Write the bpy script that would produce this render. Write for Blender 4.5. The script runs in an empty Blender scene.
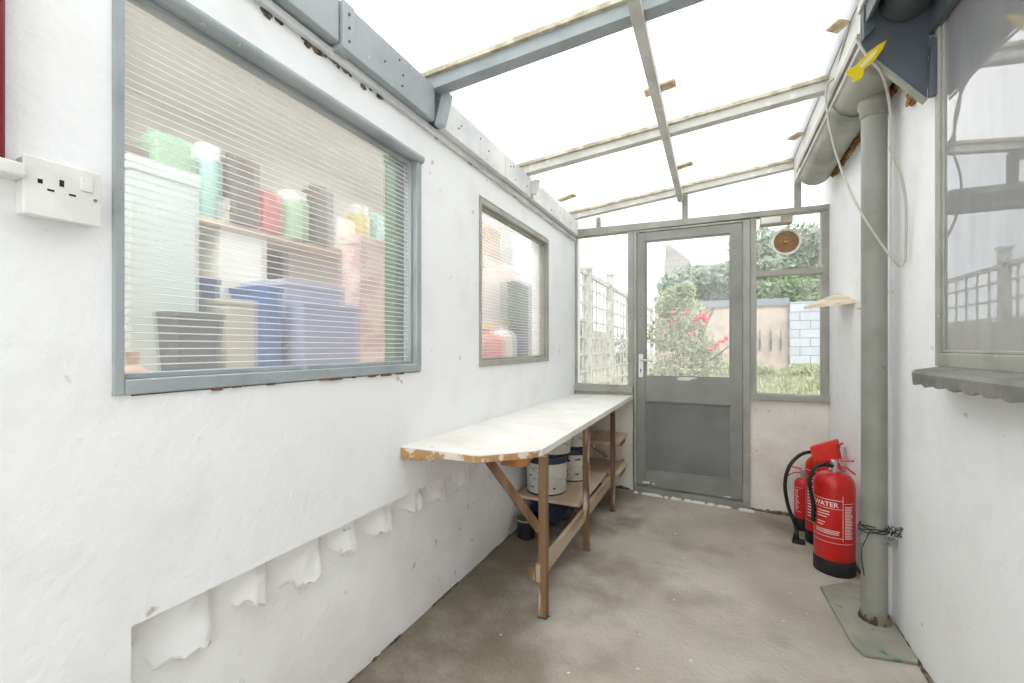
import bpy, bmesh, math, random
from mathutils import Vector, Matrix
random.seed(7)
S = bpy.context.scene
C = S.collection
PI = math.pi
# ---------------------------------------------------------------- camera
CAM_H = 1.10
YAW = math.atan(203/450)
cd = bpy.data.cameras.new('camera'); cam = bpy.data.objects.new('camera', cd); C.objects.link(cam)
cam.location = (0, 0, CAM_H)
cam.rotation_euler = (PI/2, 0, YAW)
cd.sensor_width = 36; cd.lens = 36*450/1024
cd.shift_y = (347-341.5)/1024
cd.clip_start = .02
S.camera = cam
# ---------------------------------------------------------------- world, sun, exposure
w = bpy.data.worlds.new('world'); S.world = w; w.use_nodes = True
bg = w.node_tree.nodes['Background']
bg.inputs[0].default_value = (.94, .975, 1, 1); bg.inputs[1].default_value = 1.2
sd = bpy.data.lights.new('sun', 'SUN'); sun = bpy.data.objects.new('sun', sd); C.objects.link(sun)
sd.energy = 2.2; sd.angle = math.radians(3); sd.color = (1, .985, .96)
sun.rotation_euler = Vector((-.35, .62, -1.0)).to_track_quat('-Z', 'Y').to_euler()
S.view_settings.view_transform = 'Standard'; S.view_settings.look = 'None'
S.view_settings.gamma = 1; S.view_settings.use_curve_mapping = False
S.view_settings.exposure = 0.82

# ---------------------------------------------------------------- helpers
def ray(px, py):
    u = (px-512)/450; v = (347-py)/450; s, c = math.sin(YAW), math.cos(YAW)
    return Vector((u*c-s, u*s+c, v))
def at(px, py, depth): return ray(px, py)*depth + Vector((0, 0, CAM_H))
def onx(px, py, x): r = ray(px, py); return r*(x/r.x) + Vector((0, 0, CAM_H))
def ony(px, py, y): r = ray(px, py); return r*(y/r.y) + Vector((0, 0, CAM_H))
def onz(px, py, z): r = ray(px, py); return r*((z-CAM_H)/r.z) + Vector((0, 0, CAM_H))
def floor_z(x): return -.068*(x+1.10)/1.79

class MB:
    def __init__(s): s.b = bmesh.new()
    def poly(s, pts):
        s.b.faces.new([s.b.verts.new(p) for p in pts]); return s
    def hexa(s, p):   # 8 corners: bottom 4 ccw, top 4 ccw
        v = [s.b.verts.new(q) for q in p]
        for f in ((3,2,1,0),(4,5,6,7),(0,1,5,4),(1,2,6,5),(2,3,7,6),(3,0,4,7)): s.b.faces.new([v[i] for i in f])
        return s
    def box(s, x0, x1, y0, y1, z0, z1):
        return s.hexa([(x0,y0,z0),(x1,y0,z0),(x1,y1,z0),(x0,y1,z0),(x0,y0,z1),(x1,y0,z1),(x1,y1,z1),(x0,y1,z1)])
    def bar(s, a, b, wd, ht, up=(0,0,1)):
        a, b = Vector(a), Vector(b); d = (b-a).normalized(); up = Vector(up)
        sd_ = d.cross(up).normalized()*wd/2; u = sd_.cross(d).normalized()*ht/2
        return s.hexa([a-sd_-u, a+sd_-u, b+sd_-u, b-sd_-u, a-sd_+u, a+sd_+u, b+sd_+u, b-sd_+u])
    def prism(s, pts, off):   # polygon extruded by vector off
        off = Vector(off); a = [s.b.verts.new(p) for p in pts]; b = [s.b.verts.new(Vector(p)+off) for p in pts]
        n = len(pts); s.b.faces.new(a[::-1]); s.b.faces.new(b)
        for i in range(n): s.b.faces.new((a[i], a[(i+1)%n], b[(i+1)%n], b[i]))
        return s
    def tube(s, pts, r, n=10, cap=True):
        pts = [Vector(p) for p in pts]; rings = []
        rs = r if isinstance(r, (list, tuple)) else [r]*len(pts)
        prev = None
        for i, p in enumerate(pts):
            t = (pts[min(i+1, len(pts)-1)]-pts[max(i-1, 0)]).normalized()
            if prev is None:
                a = Vector((0,0,1)) if abs(t.z) < .9 else Vector((1,0,0)); u = t.cross(a).normalized()
            else: u = (prev - t*prev.dot(t)).normalized()
            prev = u; v = t.cross(u)
            rings.append([s.b.verts.new(p+(u*math.cos(2*PI*k/n)+v*math.sin(2*PI*k/n))*rs[i]) for k in range(n)])
        for i in range(len(rings)-1):
            for k in range(n): s.b.faces.new((rings[i][k], rings[i][(k+1)%n], rings[i+1][(k+1)%n], rings[i+1][k]))
        if cap: s.b.faces.new(rings[0][::-1]); s.b.faces.new(rings[-1])
        return s
    def lathe(s, prof, o=(0,0,0), n=32):
        o = Vector(o); rings = []
        for r, z in prof: rings.append([s.b.verts.new(o+Vector((r*math.cos(2*PI*k/n), r*math.sin(2*PI*k/n), z))) for k in range(n)])
        for i in range(len(rings)-1):
            for k in range(n): s.b.faces.new((rings[i][k], rings[i][(k+1)%n], rings[i+1][(k+1)%n], rings[i+1][k]))
        s.b.faces.new(rings[0][::-1]); s.b.faces.new(rings[-1]); return s
    def blob(s, c, r, seed=0, amp=.25, sub=2, f=3.0):
        from mathutils import noise
        m = bmesh.new(); bmesh.ops.create_icosphere(m, subdivisions=sub, radius=1)
        vm = {}
        for v in m.verts:
            k = 1+amp*noise.noise(v.co*f+Vector((seed*7.3, seed*1.7, 0)))
            vm[v] = s.b.verts.new((c[0]+v.co.x*r[0]*k, c[1]+v.co.y*r[1]*k, c[2]+v.co.z*r[2]*k))
        for fc in m.faces: s.b.faces.new([vm[v] for v in fc.verts])
        m.free(); return s
    def build(s, name, mat, parent=None, loc=None, bevel=0, smooth=None, recalc=True):
        if recalc: bmesh.ops.recalc_face_normals(s.b, faces=s.b.faces)
        me = bpy.data.meshes.new(name); s.b.to_mesh(me); s.b.free()
        me.materials.append(mat)
        if smooth:
            for p in me.polygons: p.use_smooth = True
            me.set_sharp_from_angle(angle=math.radians(smooth))
        o = bpy.data.objects.new(name, me); C.objects.link(o)
        if parent: o.parent = parent
        if loc: o.location = loc
        if bevel:
            m = o.modifiers.new('bevel', 'BEVEL'); m.width = bevel; m.segments = 2; m.limit_method = 'ANGLE'
        return o
def tag(o, label, cat, group=None, kind=None):
    if label: o['label'] = label
    if cat: o['category'] = cat
    if group: o['group'] = group
    if kind: o['kind'] = kind
    return o
def empty(name, loc=(0,0,0), rz=0):
    o = bpy.data.objects.new(name, None); C.objects.link(o); o.location = loc; o.rotation_euler.z = rz
    o.empty_display_size = .05; return o
def struct(o, label=None, cat=None):
    o['kind'] = 'structure'
    if label: o['label'] = label
    if cat: o['category'] = cat
    return o
def copy_tree(o, parent=None):
    c = o.copy(); C.objects.link(c); c.parent = parent
    for ch in [q for q in bpy.data.objects if q.parent == o]: copy_tree(ch, c)
    return c
def spline(pts, n=8):
    pts = [Vector(p) for p in pts]; out = []
    for i in range(len(pts)-1):
        p0 = pts[max(i-1, 0)]; p1 = pts[i]; p2 = pts[i+1]; p3 = pts[min(i+2, len(pts)-1)]
        for k in range(n):
            t = k/n
            out.append(.5*((2*p1)+(-p0+p2)*t+(2*p0-5*p1+4*p2-p3)*t*t+(-p0+3*p1-3*p2+p3)*t**3))
    out.append(pts[-1]); return out

# ---------------------------------------------------------------- materials
def srgb(r, g, b):
    f = lambda c: (c/255/12.92) if c/255 <= .04045 else ((c/255+.055)/1.055)**2.4
    return (f(r), f(g), f(b), 1)
def mat(name, col, rough=.6, col2=None, scale=8, thr=(.45, .6), bump=0, bscale=60, metal=0, stretch=(1,1,1), detail=6, col3=None, scale3=2, thr3=(.55,.7), spec=.5, bump2=0, b2scale=6):
    m = bpy.data.materials.new(name); m.use_nodes = True; nt = m.node_tree; N = nt.nodes; Lk = nt.links
    p = N['Principled BSDF']; p.inputs['Base Color'].default_value = col; p.inputs['Roughness'].default_value = rough; p.inputs['Metallic'].default_value = metal
    p.inputs['Specular IOR Level'].default_value = spec
    geo = N.new('ShaderNodeTexCoord'); mp = N.new('ShaderNodeMapping'); mp.inputs['Scale'].default_value = stretch
    Lk.new(geo.outputs['Object'], mp.inputs['Vector'])
    def noise(sc, det=detail, vec=mp):
        n = N.new('ShaderNodeTexNoise'); n.inputs['Scale'].default_value = sc; n.inputs['Detail'].default_value = det
        Lk.new(vec.outputs['Vector'], n.inputs['Vector']); return n
    src = None
    if col2:
        n = noise(scale); r = N.new('ShaderNodeMapRange'); r.inputs[1].default_value, r.inputs[2].default_value = thr
        Lk.new(n.outputs['Fac'], r.inputs[0])
        mx = N.new('ShaderNodeMix'); mx.data_type = 'RGBA'; mx.inputs[6].default_value = col; mx.inputs[7].default_value = col2
        Lk.new(r.outputs[0], mx.inputs[0]); src = mx.outputs[2]
    if col3:
        n = noise(scale3, 8); r = N.new('ShaderNodeMapRange'); r.inputs[1].default_value, r.inputs[2].default_value = thr3
        Lk.new(n.outputs['Fac'], r.inputs[0])
        mx = N.new('ShaderNodeMix'); mx.data_type = 'RGBA'; mx.inputs[7].default_value = col3
        if src: Lk.new(src, mx.inputs[6])
        else: mx.inputs[6].default_value = col
        Lk.new(r.outputs[0], mx.inputs[0]); src = mx.outputs[2]
    if src: Lk.new(src, p.inputs['Base Color'])
    last = None
    for st, sc in ((bump, bscale), (bump2, b2scale)):
        if st:
            n = noise(sc, 5); b = N.new('ShaderNodeBump'); b.inputs['Strength'].default_value = st; b.inputs['Distance'].default_value = .01 if sc > 20 else .03
            Lk.new(n.outputs['Fac'], b.inputs['Height'])
            if last: Lk.new(last.outputs[0], b.inputs['Normal'])
            last = b
    if last: Lk.new(last.outputs[0], p.inputs['Normal'])
    return m
M = {}
M['plaster'] = mat('white_plaster', srgb(245,246,246), .75, srgb(238,238,237), 5, (.5,.75), bump=.3, bscale=45, bump2=.14, b2scale=6, col3=srgb(190,182,170), scale3=14, thr3=(.70,.76))
M['plaster_low'] = mat('grubby_white_plaster', srgb(246,246,245), .8, srgb(236,234,230), 4, (.4,.7), bump=.35, bscale=40, bump2=.2, b2scale=7, col3=srgb(150,140,125), scale3=18, thr3=(.68,.76))
M['plaster_back'] = mat('cream_plaster', srgb(243,239,231), .8, srgb(222,215,203), 4, (.4,.7), bump=.35, bscale=40, bump2=.2, b2scale=7, col3=srgb(165,150,130), scale3=13, thr3=(.68,.78))
M['concrete'] = mat('stained_concrete', srgb(190,182,171), .78, srgb(166,157,144), 2.4, (.36,.66), bump=.6, bscale=60, bump2=.2, b2scale=8, col3=srgb(122,109,93), scale3=1.7, thr3=(.52,.72), detail=14)
# brown noise patches in the concrete, darker towards the left wall and the bench
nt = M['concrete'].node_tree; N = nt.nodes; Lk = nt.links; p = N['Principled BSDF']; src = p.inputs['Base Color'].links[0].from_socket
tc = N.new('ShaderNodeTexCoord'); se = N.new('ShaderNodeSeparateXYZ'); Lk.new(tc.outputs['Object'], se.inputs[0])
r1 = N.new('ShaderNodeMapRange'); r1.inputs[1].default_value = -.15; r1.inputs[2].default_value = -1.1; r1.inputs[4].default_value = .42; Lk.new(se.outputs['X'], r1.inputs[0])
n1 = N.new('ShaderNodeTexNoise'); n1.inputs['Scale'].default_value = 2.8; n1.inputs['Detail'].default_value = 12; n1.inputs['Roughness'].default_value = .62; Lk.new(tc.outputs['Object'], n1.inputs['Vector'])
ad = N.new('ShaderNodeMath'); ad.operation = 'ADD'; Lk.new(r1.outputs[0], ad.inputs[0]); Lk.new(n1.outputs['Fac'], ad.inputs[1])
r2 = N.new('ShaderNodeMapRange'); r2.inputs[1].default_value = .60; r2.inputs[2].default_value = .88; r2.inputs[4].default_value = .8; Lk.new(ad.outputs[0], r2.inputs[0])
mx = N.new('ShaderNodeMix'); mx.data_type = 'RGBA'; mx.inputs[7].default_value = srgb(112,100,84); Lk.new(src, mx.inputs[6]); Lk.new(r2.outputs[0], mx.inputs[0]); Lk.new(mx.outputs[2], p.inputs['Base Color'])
M['grey'] = mat('grey_blue_paint', srgb(163,170,172), .5, srgb(148,156,159), 6, (.45,.65), bump=.15, bscale=50, col3=srgb(190,192,190), scale3=22, thr3=(.68,.72))
M['warm_grey'] = mat('grey_green_paint', srgb(168,167,158), .5, srgb(152,151,142), 6, (.45,.65), bump=.15, bscale=50, col3=srgb(196,194,186), scale3=25, thr3=(.69,.73))
M['rafter'] = mat('pale_grey_painted_timber', srgb(212,211,205), .6, srgb(194,192,184), 5, (.45,.65), bump=.2, bscale=40, col3=srgb(228,225,216), scale3=18, thr3=(.6,.7))
M['plate'] = mat('whitewashed_grey_timber', srgb(228,228,225), .6, srgb(204,206,206), 4, (.42,.62), bump=.2, bscale=40, col3=srgb(120,116,108), scale3=26, thr3=(.68,.74))
M['door'] = mat('dark_grey_green_paint', srgb(148,149,143), .45, srgb(134,135,129), 5, (.4,.65), bump=.12, bscale=50)
M['door_panel'] = mat('dark_grey_panel_paint', srgb(128,128,126), .4, srgb(114,114,112), 4, (.4,.65), bump=.1, bscale=30)
M['dark_gutter'] = mat('dark_slate_paint', srgb(88,96,100), .5, srgb(74,82,84), 5, bump=.15, bscale=40)
M['slate'] = mat('blue_slate_board', srgb(96,102,110), .5, srgb(86,92,99), 4, bump=.1, bscale=30)
M['pipe'] = mat('grey_pipe_paint', srgb(148,148,140), .45, srgb(136,136,127), 5, bump=.12, bscale=40, col3=srgb(100,98,90), scale3=24, thr3=(.7,.75))
M['gutter'] = mat('grey_gutter_paint', srgb(164,163,152), .45, srgb(132,133,124), 4, bump=.15, bscale=30, col3=srgb(176,170,150), scale3=12, thr3=(.6,.75))
M['dark'] = mat('dark_grime', srgb(78,68,58), .9, srgb(130,118,102), 30, (.45,.6))
M['foam'] = mat('brown_expanding_foam', srgb(176,134,82), .9, srgb(120,84,48), 40, bump=.8, bscale=80)
M['straw'] = mat('beige_pad', srgb(214,200,172), .9, srgb(190,172,140), 30, bump=.4)
M['edge'] = mat('yellowed_sheet_edge', srgb(206,198,176), .7, srgb(170,160,136), 20)
M['benchtop'] = mat('white_painted_board', srgb(238,236,231), .45, srgb(226,222,214), 5, (.45,.7), bump=.08, bscale=30, col3=srgb(160,150,138), scale3=16, thr3=(.72,.77))
M['wood'] = mat('worn_brown_timber', srgb(134,102,72), .7, srgb(98,70,46), 14, (.4,.62), bump=.25, bscale=50, stretch=(1,1,.15), col3=srgb(206,188,160), scale3=16, thr3=(.58,.68))
M['wood_y'] = mat('worn_timber_rail', srgb(180,164,140), .7, srgb(150,122,88), 14, (.45,.65), bump=.25, bscale=50, stretch=(1,.15,1))
M['wood_orange'] = mat('orange_timber_offcut', srgb(192,132,74), .6, srgb(160,104,54), 18, stretch=(.2,1,1))
M['ply'] = mat('pale_plywood', srgb(220,200,174), .65, srgb(204,180,150), 12, bump=.1, bscale=40, stretch=(1,.2,1))
M['chip'] = mat('raw_board_edge', srgb(186,146,98), .85, srgb(226,216,200), 22, (.52,.58), bump=.5, bscale=70)
M['white_plastic'] = mat('white_plastic', srgb(236,236,232), .35, srgb(226,225,220), 12)
M['blackhole'] = mat('black_slot', srgb(25,24,24), .8)
M['brass'] = mat('brass_screw', srgb(170,150,110), .35, metal=.8)
M['steel'] = mat('satin_steel', srgb(200,200,198), .3, metal=.9)
M['red'] = mat('red_enamel', srgb(205,32,28), .28, srgb(190,26,24), 5)
M['red_cloth'] = mat('red_vinyl_cover', srgb(222,48,36), .5, bump=.4, bscale=20)
M['black'] = mat('black_rubber', srgb(28,28,28), .5)
M['label_white'] = mat('white_print', srgb(240,225,220), .6)
M['maroon'] = mat('maroon_gloss_paint', srgb(118,22,34), .3, srgb(140,60,62), 5, (.6,.62))
M['slab'] = mat('grey_green_slab', srgb(160,157,144), .6, srgb(140,141,130), 6, (.4,.6), bump=.15, bscale=40, col3=srgb(70,118,108), scale3=7, thr3=(.62,.68))
M['yellow'] = mat('yellow_plastic', srgb(240,214,40), .35, srgb(248,236,140), 9, (.55,.6))
M['cable'] = mat('grey_cable', srgb(186,182,172), .5)
M['bucket'] = mat('white_tub_plastic', srgb(226,225,218), .4, srgb(212,208,196), 9, (.5,.6))
M['navy'] = mat('dark_blue_plastic', srgb(44,54,72), .4)
M['brown_grille'] = mat('amber_grille', srgb(214,170,126), .5, srgb(184,136,92), 20)
M['beige_box'] = mat('beige_plastic', srgb(186,178,164), .5, srgb(160,150,136), 10)
# translucent roof sheet
m = bpy.data.materials.new('translucent_white_roof_sheet'); m.use_nodes = True; nt = m.node_tree; nt.nodes.clear()
o_ = nt.nodes.new('ShaderNodeOutputMaterial'); tr = nt.nodes.new('ShaderNodeBsdfTranslucent'); df = nt.nodes.new('ShaderNodeBsdfDiffuse'); mx = nt.nodes.new('ShaderNodeMixShader')
tc = nt.nodes.new('ShaderNodeTexCoord'); wv = nt.nodes.new('ShaderNodeTexWave'); wv.bands_direction = 'X'; wv.inputs['Scale'].default_value = 16; wv.inputs['Distortion'].default_value = .3
nz = nt.nodes.new('ShaderNodeTexNoise'); nz.inputs['Scale'].default_value = 3
rp = nt.nodes.new('ShaderNodeMix'); rp.data_type = 'RGBA'; rp.inputs[6].default_value = (.97,.97,.97,1); rp.inputs[7].default_value = (.92,.92,.91,1)
nt.links.new(tc.outputs['Object'], wv.inputs['Vector']); nt.links.new(tc.outputs['Object'], nz.inputs['Vector'])
mm = nt.nodes.new('ShaderNodeMath'); mm.operation = 'MULTIPLY'; nt.links.new(wv.outputs['Fac'], mm.inputs[0]); nt.links.new(nz.outputs['Fac'], mm.inputs[1])
nt.links.new(mm.outputs[0], rp.inputs[0]); nt.links.new(rp.outputs[2], tr.inputs[0])
df.inputs[0].default_value = (.9,.9,.9,1); mx.inputs[0].default_value = .12
nt.links.new(tr.outputs[0], mx.inputs[1]); nt.links.new(df.outputs[0], mx.inputs[2]); nt.links.new(mx.outputs[0], o_.inputs[0])
M['sheet'] = m
def glass(name, haze=.1,  gloss_r=.02, fres=1.45, tint=(.97,.98,.98,1), min_ref=0):  # clear pane, glare haze painted in as a white film, mirror-like surface
    m = bpy.data.materials.new(name); m.use_nodes = True; nt = m.node_tree; nt.nodes.clear(); N = nt.nodes; L = nt.links
    o = N.new('ShaderNodeOutputMaterial'); t = N.new('ShaderNodeBsdfTransparent'); t.inputs[0].default_value = tint
    d = N.new('ShaderNodeBsdfTranslucent'); d.inputs[0].default_value = (.9,.9,.9,1)
    d2 = N.new('ShaderNodeBsdfDiffuse'); d2.inputs[0].default_value = (.9,.9,.9,1); da = N.new('ShaderNodeMixShader'); L.new(d.outputs[0], da.inputs[1]); L.new(d2.outputs[0], da.inputs[2])
    g = N.new('ShaderNodeBsdfGlossy'); g.inputs['Roughness'].default_value = gloss_r
    a = N.new('ShaderNodeMixShader'); b = N.new('ShaderNodeMixShader'); f = N.new('ShaderNodeFresnel'); f.inputs[0].default_value = fres
    n = N.new('ShaderNodeTexNoise'); n.inputs['Scale'].default_value = 5; tc = N.new('ShaderNodeTexCoord'); mp = N.new('ShaderNodeMapping'); mp.inputs['Scale'].default_value = (3,3,.6)
    L.new(tc.outputs['Object'], mp.inputs[0]); L.new(mp.outputs[0], n.inputs['Vector'])
    mr = N.new('ShaderNodeMapRange'); mr.inputs[1].default_value = .35; mr.inputs[2].default_value = .75; mr.inputs[3].default_value = haze*.6 if haze < .3 else haze*.93; mr.inputs[4].default_value = haze*1.8 if haze < .3 else haze*1.07
    L.new(n.outputs['Fac'], mr.inputs[0]); L.new(mr.outputs[0], a.inputs[0])
    L.new(t.outputs[0], a.inputs[1]); L.new(da.outputs[0], a.inputs[2]); L.new(a.outputs[0], b.inputs[1]); L.new(g.outputs[0], b.inputs[2])
    ad = N.new('ShaderNodeMath'); ad.operation = 'ADD'; ad.use_clamp = True; ad.inputs[1].default_value = min_ref; L.new(f.outputs[0], ad.inputs[0]); L.new(ad.outputs[0], b.inputs[0])
    L.new(b.outputs[0], o.inputs[0]); return m
M['glass'] = glass('hazed_clear_glass', .12)
M['glass_dark'] = glass('reflective_window_glass', .62, .01, 1.5, (.9,.93,.92,1), .18)  # heavier painted haze gives this pane its washed-out look
# ribbed glass: fine horizontal ribs, crest highlights and a whitish veil painted in
def ribbed(name, zscale, rough=.10, clear=.3, gl=.7):
    m = bpy.data.materials.new(name); m.use_nodes = True; nt = m.node_tree; nt.nodes.clear(); N = nt.nodes; L = nt.links
    o = N.new('ShaderNodeOutputMaterial'); tc = N.new('ShaderNodeTexCoord'); sp = N.new('ShaderNodeSeparateXYZ'); L.new(tc.outputs['Object'], sp.inputs[0])
    mu = N.new('ShaderNodeMath'); mu.operation = 'MULTIPLY'; mu.inputs[1].default_value = zscale; L.new(sp.outputs['Z'], mu.inputs[0])
    fr = N.new('ShaderNodeMath'); fr.operation = 'FRACT'; L.new(mu.outputs[0], fr.inputs[0])
    pp = N.new('ShaderNodeMath'); pp.operation = 'PINGPONG'; pp.inputs[1].default_value = .5; L.new(fr.outputs[0], pp.inputs[0])
    li = N.new('ShaderNodeMapRange'); li.inputs[1].default_value = .38; li.inputs[2].default_value = .45; li.inputs[3].default_value = .26; li.inputs[4].default_value = .85; L.new(pp.outputs[0], li.inputs[0])
    bp = N.new('ShaderNodeBump'); bp.inputs['Strength'].default_value = .35; bp.inputs['Distance'].default_value = .004; L.new(pp.outputs[0], bp.inputs['Height'])
    rf = N.new('ShaderNodeBsdfRefraction'); rf.inputs['IOR'].default_value = 1.03; rf.inputs['Roughness'].default_value = rough; rf.inputs[0].default_value = (.97,.98,.98,1)
    t = N.new('ShaderNodeBsdfTransparent'); t.inputs[0].default_value = (.95,.97,.97,1)
    a0 = N.new('ShaderNodeMixShader'); a0.inputs[0].default_value = clear; L.new(rf.outputs[0], a0.inputs[1]); L.new(t.outputs[0], a0.inputs[2])
    d = N.new('ShaderNodeBsdfDiffuse'); d.inputs[0].default_value = (.92,.93,.93,1)
    a = N.new('ShaderNodeMixShader'); L.new(li.outputs[0], a.inputs[0]); L.new(a0.outputs[0], a.inputs[1]); L.new(d.outputs[0], a.inputs[2])
    g = N.new('ShaderNodeBsdfGlossy'); g.inputs['Roughness'].default_value = .16; L.new(bp.outputs[0], g.inputs['Normal'])
    f = N.new('ShaderNodeFresnel'); f.inputs[0].default_value = 1.28
    b = N.new('ShaderNodeMixShader'); fm_ = N.new('ShaderNodeMath'); fm_.operation = 'MULTIPLY'; fm_.inputs[1].default_value = gl; L.new(f.outputs[0], fm_.inputs[0]); L.new(fm_.outputs[0], b.inputs[0]); L.new(a.outputs[0], b.inputs[1]); L.new(g.outputs[0], b.inputs[2])
    L.new(b.outputs[0], o.inputs[0]); return m
M['ribbed'] = ribbed('ribbed_glass', 1/.0165)
M['ribbed_far'] = ribbed('ribbed_glass_far', 1/.0165, .04, .6, .28)

# ================================================================ SHELL
L0, L1, R0, BY = -1.05, -1.095, .69, 3.6
NY = -1.6
# floor (falls a little to the right)
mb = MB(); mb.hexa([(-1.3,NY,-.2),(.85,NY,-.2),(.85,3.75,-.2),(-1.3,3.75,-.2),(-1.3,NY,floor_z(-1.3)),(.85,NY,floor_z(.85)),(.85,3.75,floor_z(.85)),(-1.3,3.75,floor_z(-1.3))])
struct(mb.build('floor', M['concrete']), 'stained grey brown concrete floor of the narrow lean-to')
# left wall with two window holes; the lower part is set back under a ledge
LEDGE = .548; RY = .50
W1 = (.469, 1.454, 1.006, 1.845); W2 = (1.936, 2.931, 1.003, 1.835)
mb = MB()
def lw(y0, y1, z0, z1, x=L0): mb.box(-1.17, x, y0, y1, z0, z1)
TOP = 2.6
lw(NY, RY, -.2, W1[2]); lw(RY, 3.75, LEDGE, W1[2]-.003)
lw(NY, W1[0], W1[2], W1[3]); lw(W1[1], W2[0], W1[2]-.003, W1[3]); lw(W2[1], 3.75, W1[2]-.003, W1[3]); lw(NY, 3.75, W1[3], TOP)
wl = struct(mb.build('wall_left', M['plaster']), 'white painted rough plaster wall on the left with two ribbed windows')
mb = MB(); mb.box(-1.169, L1, RY, 3.75, -.2, LEDGE)
lwo = mb.build('lower_wall', M['plaster_low'], wl); lwo['label'] = 'set-back grubby lower part of the white wall'
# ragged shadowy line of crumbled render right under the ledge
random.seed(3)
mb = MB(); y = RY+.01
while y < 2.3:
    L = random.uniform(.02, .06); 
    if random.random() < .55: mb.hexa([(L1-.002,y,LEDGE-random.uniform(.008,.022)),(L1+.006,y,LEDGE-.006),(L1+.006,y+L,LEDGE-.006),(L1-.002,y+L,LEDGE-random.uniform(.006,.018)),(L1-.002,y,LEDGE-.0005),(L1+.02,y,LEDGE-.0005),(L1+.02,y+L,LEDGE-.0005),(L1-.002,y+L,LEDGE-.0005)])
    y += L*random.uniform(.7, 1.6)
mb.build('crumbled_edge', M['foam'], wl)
# lumps of broken brick left standing under the ledge
from mathutils import noise as _ns
def lump(y0, y1, z1, z0, depth, seed):
    b = MB(); n, k = 16, 14; g = []
    for i in range(n+1):
        row = []
        for j in range(k+1):
            s_, t_ = i/n, j/k
            yy = y0+(y1-y0)*s_; low = z0+(z1-z0)*.55*(1-s_)**1.2 if seed % 2 else z0+(z1-z0)*.35*abs(s_-.7)
            low += .03*_ns.noise(Vector((s_*5, seed, 0)))+.01*_ns.noise(Vector((s_*17, seed, 3)))
            zz = low+(z1-low)*t_
            ex = min(1, s_/.6)**1.3*min(1, (1-s_)/.08)*min(1, t_/.07)
            x = L1+.001+depth*ex*(.55+.45*(1-t_))+.008*_ns.noise(Vector((yy*25, zz*25, seed)))*ex-.004*(1-ex)
            row.append(b.b.verts.new((x, yy, zz)))
        g.append(row)
    for i in range(n):
        for j in range(k): b.b.faces.new((g[i][j], g[i+1][j], g[i+1][j+1], g[i][j+1]))
    return b
lp = [(127,213,655,0),(213,268,610,1),(268,322,582,2),(320,357,557,3),(358,393,533,4),(390,422,513,5),(420,446,500,6),(446,470,488,7),(470,492,478,8)]
for x0, x1, yb, sd_ in lp:
    a = onx(x0+4, 347+(x0+4-715)*-.478, L1); bq = onx(x1-2, 347+(x1-715)*-.478, L1); z = onx(x1-(x1-x0)*.25, yb, L1).z
    lump(a.y, bq.y, LEDGE-.004, z, .024, sd_).build('brick_lump', M['plaster_low'], wl, smooth=60)

# right wall, window hole
RW = (.35, 1.985, 1.065, 2.35)
mb = MB()
mb.box(R0, .84, NY, 3.75, -.2, RW[2]); mb.box(R0, .84, RW[1], 3.75, RW[2], 2.6); mb.box(R0, .84, NY, RW[0], RW[2], 2.6); mb.box(R0, .84, RW[0], RW[1], RW[3], 2.6)
wr = struct(mb.build('wall_right', M['plaster']), 'white painted plaster wall on the right carrying the downpipe')
# thin raised render bead beside the pipe
MB().tube([(.688,2.43,-.05),(.688,2.43,1.2),(.69,2.43,2.1)], .007, 8).build('render_bead', M['plaster'], wr, smooth=60)
# back wall: low walls under the windows
mb = MB(); mb.box(-1.2, -.585, BY+.0, BY+.12, -.2, .755); mb.box(.225, .8, BY, BY+.12, -.2, .735)
wb = struct(mb.build('wall_back', M['plaster_back']), 'low cream rendered wall under the garden windows')
# grime along the wall foot
random.seed(5)
mb = MB()
for (xa, xb) in ((-1.08,-.6),(.235,.68)):
    x = xa
    while x < xb: 
        l = random.uniform(.02,.05); mb.blob((x, BY-.004, floor_z(x)+.004), (l, .012, random.uniform(.008,.02)), x, .5, 2); x += l*1.2
for i in range(26):
    y = random.uniform(.9, 3.3); mb.blob((L1+.002, y, floor_z(L1)), (.007, random.uniform(.015,.05), .005), i, .8, 2)
for i in range(26):
    y = random.uniform(1.2, 3.5); mb.blob((R0-.004, y, floor_z(R0)), (.01, random.uniform(.02,.06), .010), i+40, .5, 2)
tag(mb.build('floor_grime', M['dark']), 'dark dirt gathered along the foot of the walls', 'dirt', kind='stuff')

# ---- frames
def frame_x(mb, x0, x1, y0, y1, z0, z1, t):   # frame in a plane of constant x
    mb.box(x0,x1,y0,y0+t[0],z0,z1); mb.box(x0,x1,y1-t[1],y1,z0,z1); mb.box(x0,x1,y0+t[0],y1-t[1],z0,z0+t[2]); mb.box(x0,x1,y0+t[0],y1-t[1],z1-t[3],z1)
def ribbed_window(n, W, label, fm):
    root = empty('window_%d' % n, (L0, W[0], W[2])); struct(root, label)
    mb = MB(); x0 = -.03; mb_ = mb
    frame_x(mb, -.05, .008, 0, W[1]-W[0], 0, W[3]-W[2], (.018,.03,.03,.03)); mb.build('window_frame', fm, root, bevel=.003)
    mb = MB(); frame_x(mb, -.04, -.012, .018, W[1]-W[0]-.03, .03, W[3]-W[2]-.03, (.008,.012,.012,.012)); mb.build('glazing_bead', fm, root, bevel=.002)
    MB().poly([(-.028,.02,.03),(-.028,W[1]-W[0]-.03,.03),(-.028,W[1]-W[0]-.03,W[3]-W[2]-.03),(-.028,.02,W[3]-W[2]-.03)]).build('pane', M['ribbed' if n == 1 else 'ribbed_far'], root)
    return root
w1 = ribbed_window(1, W1, 'large left window of horizontally ribbed glass in a grey frame', M['grey'])
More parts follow.
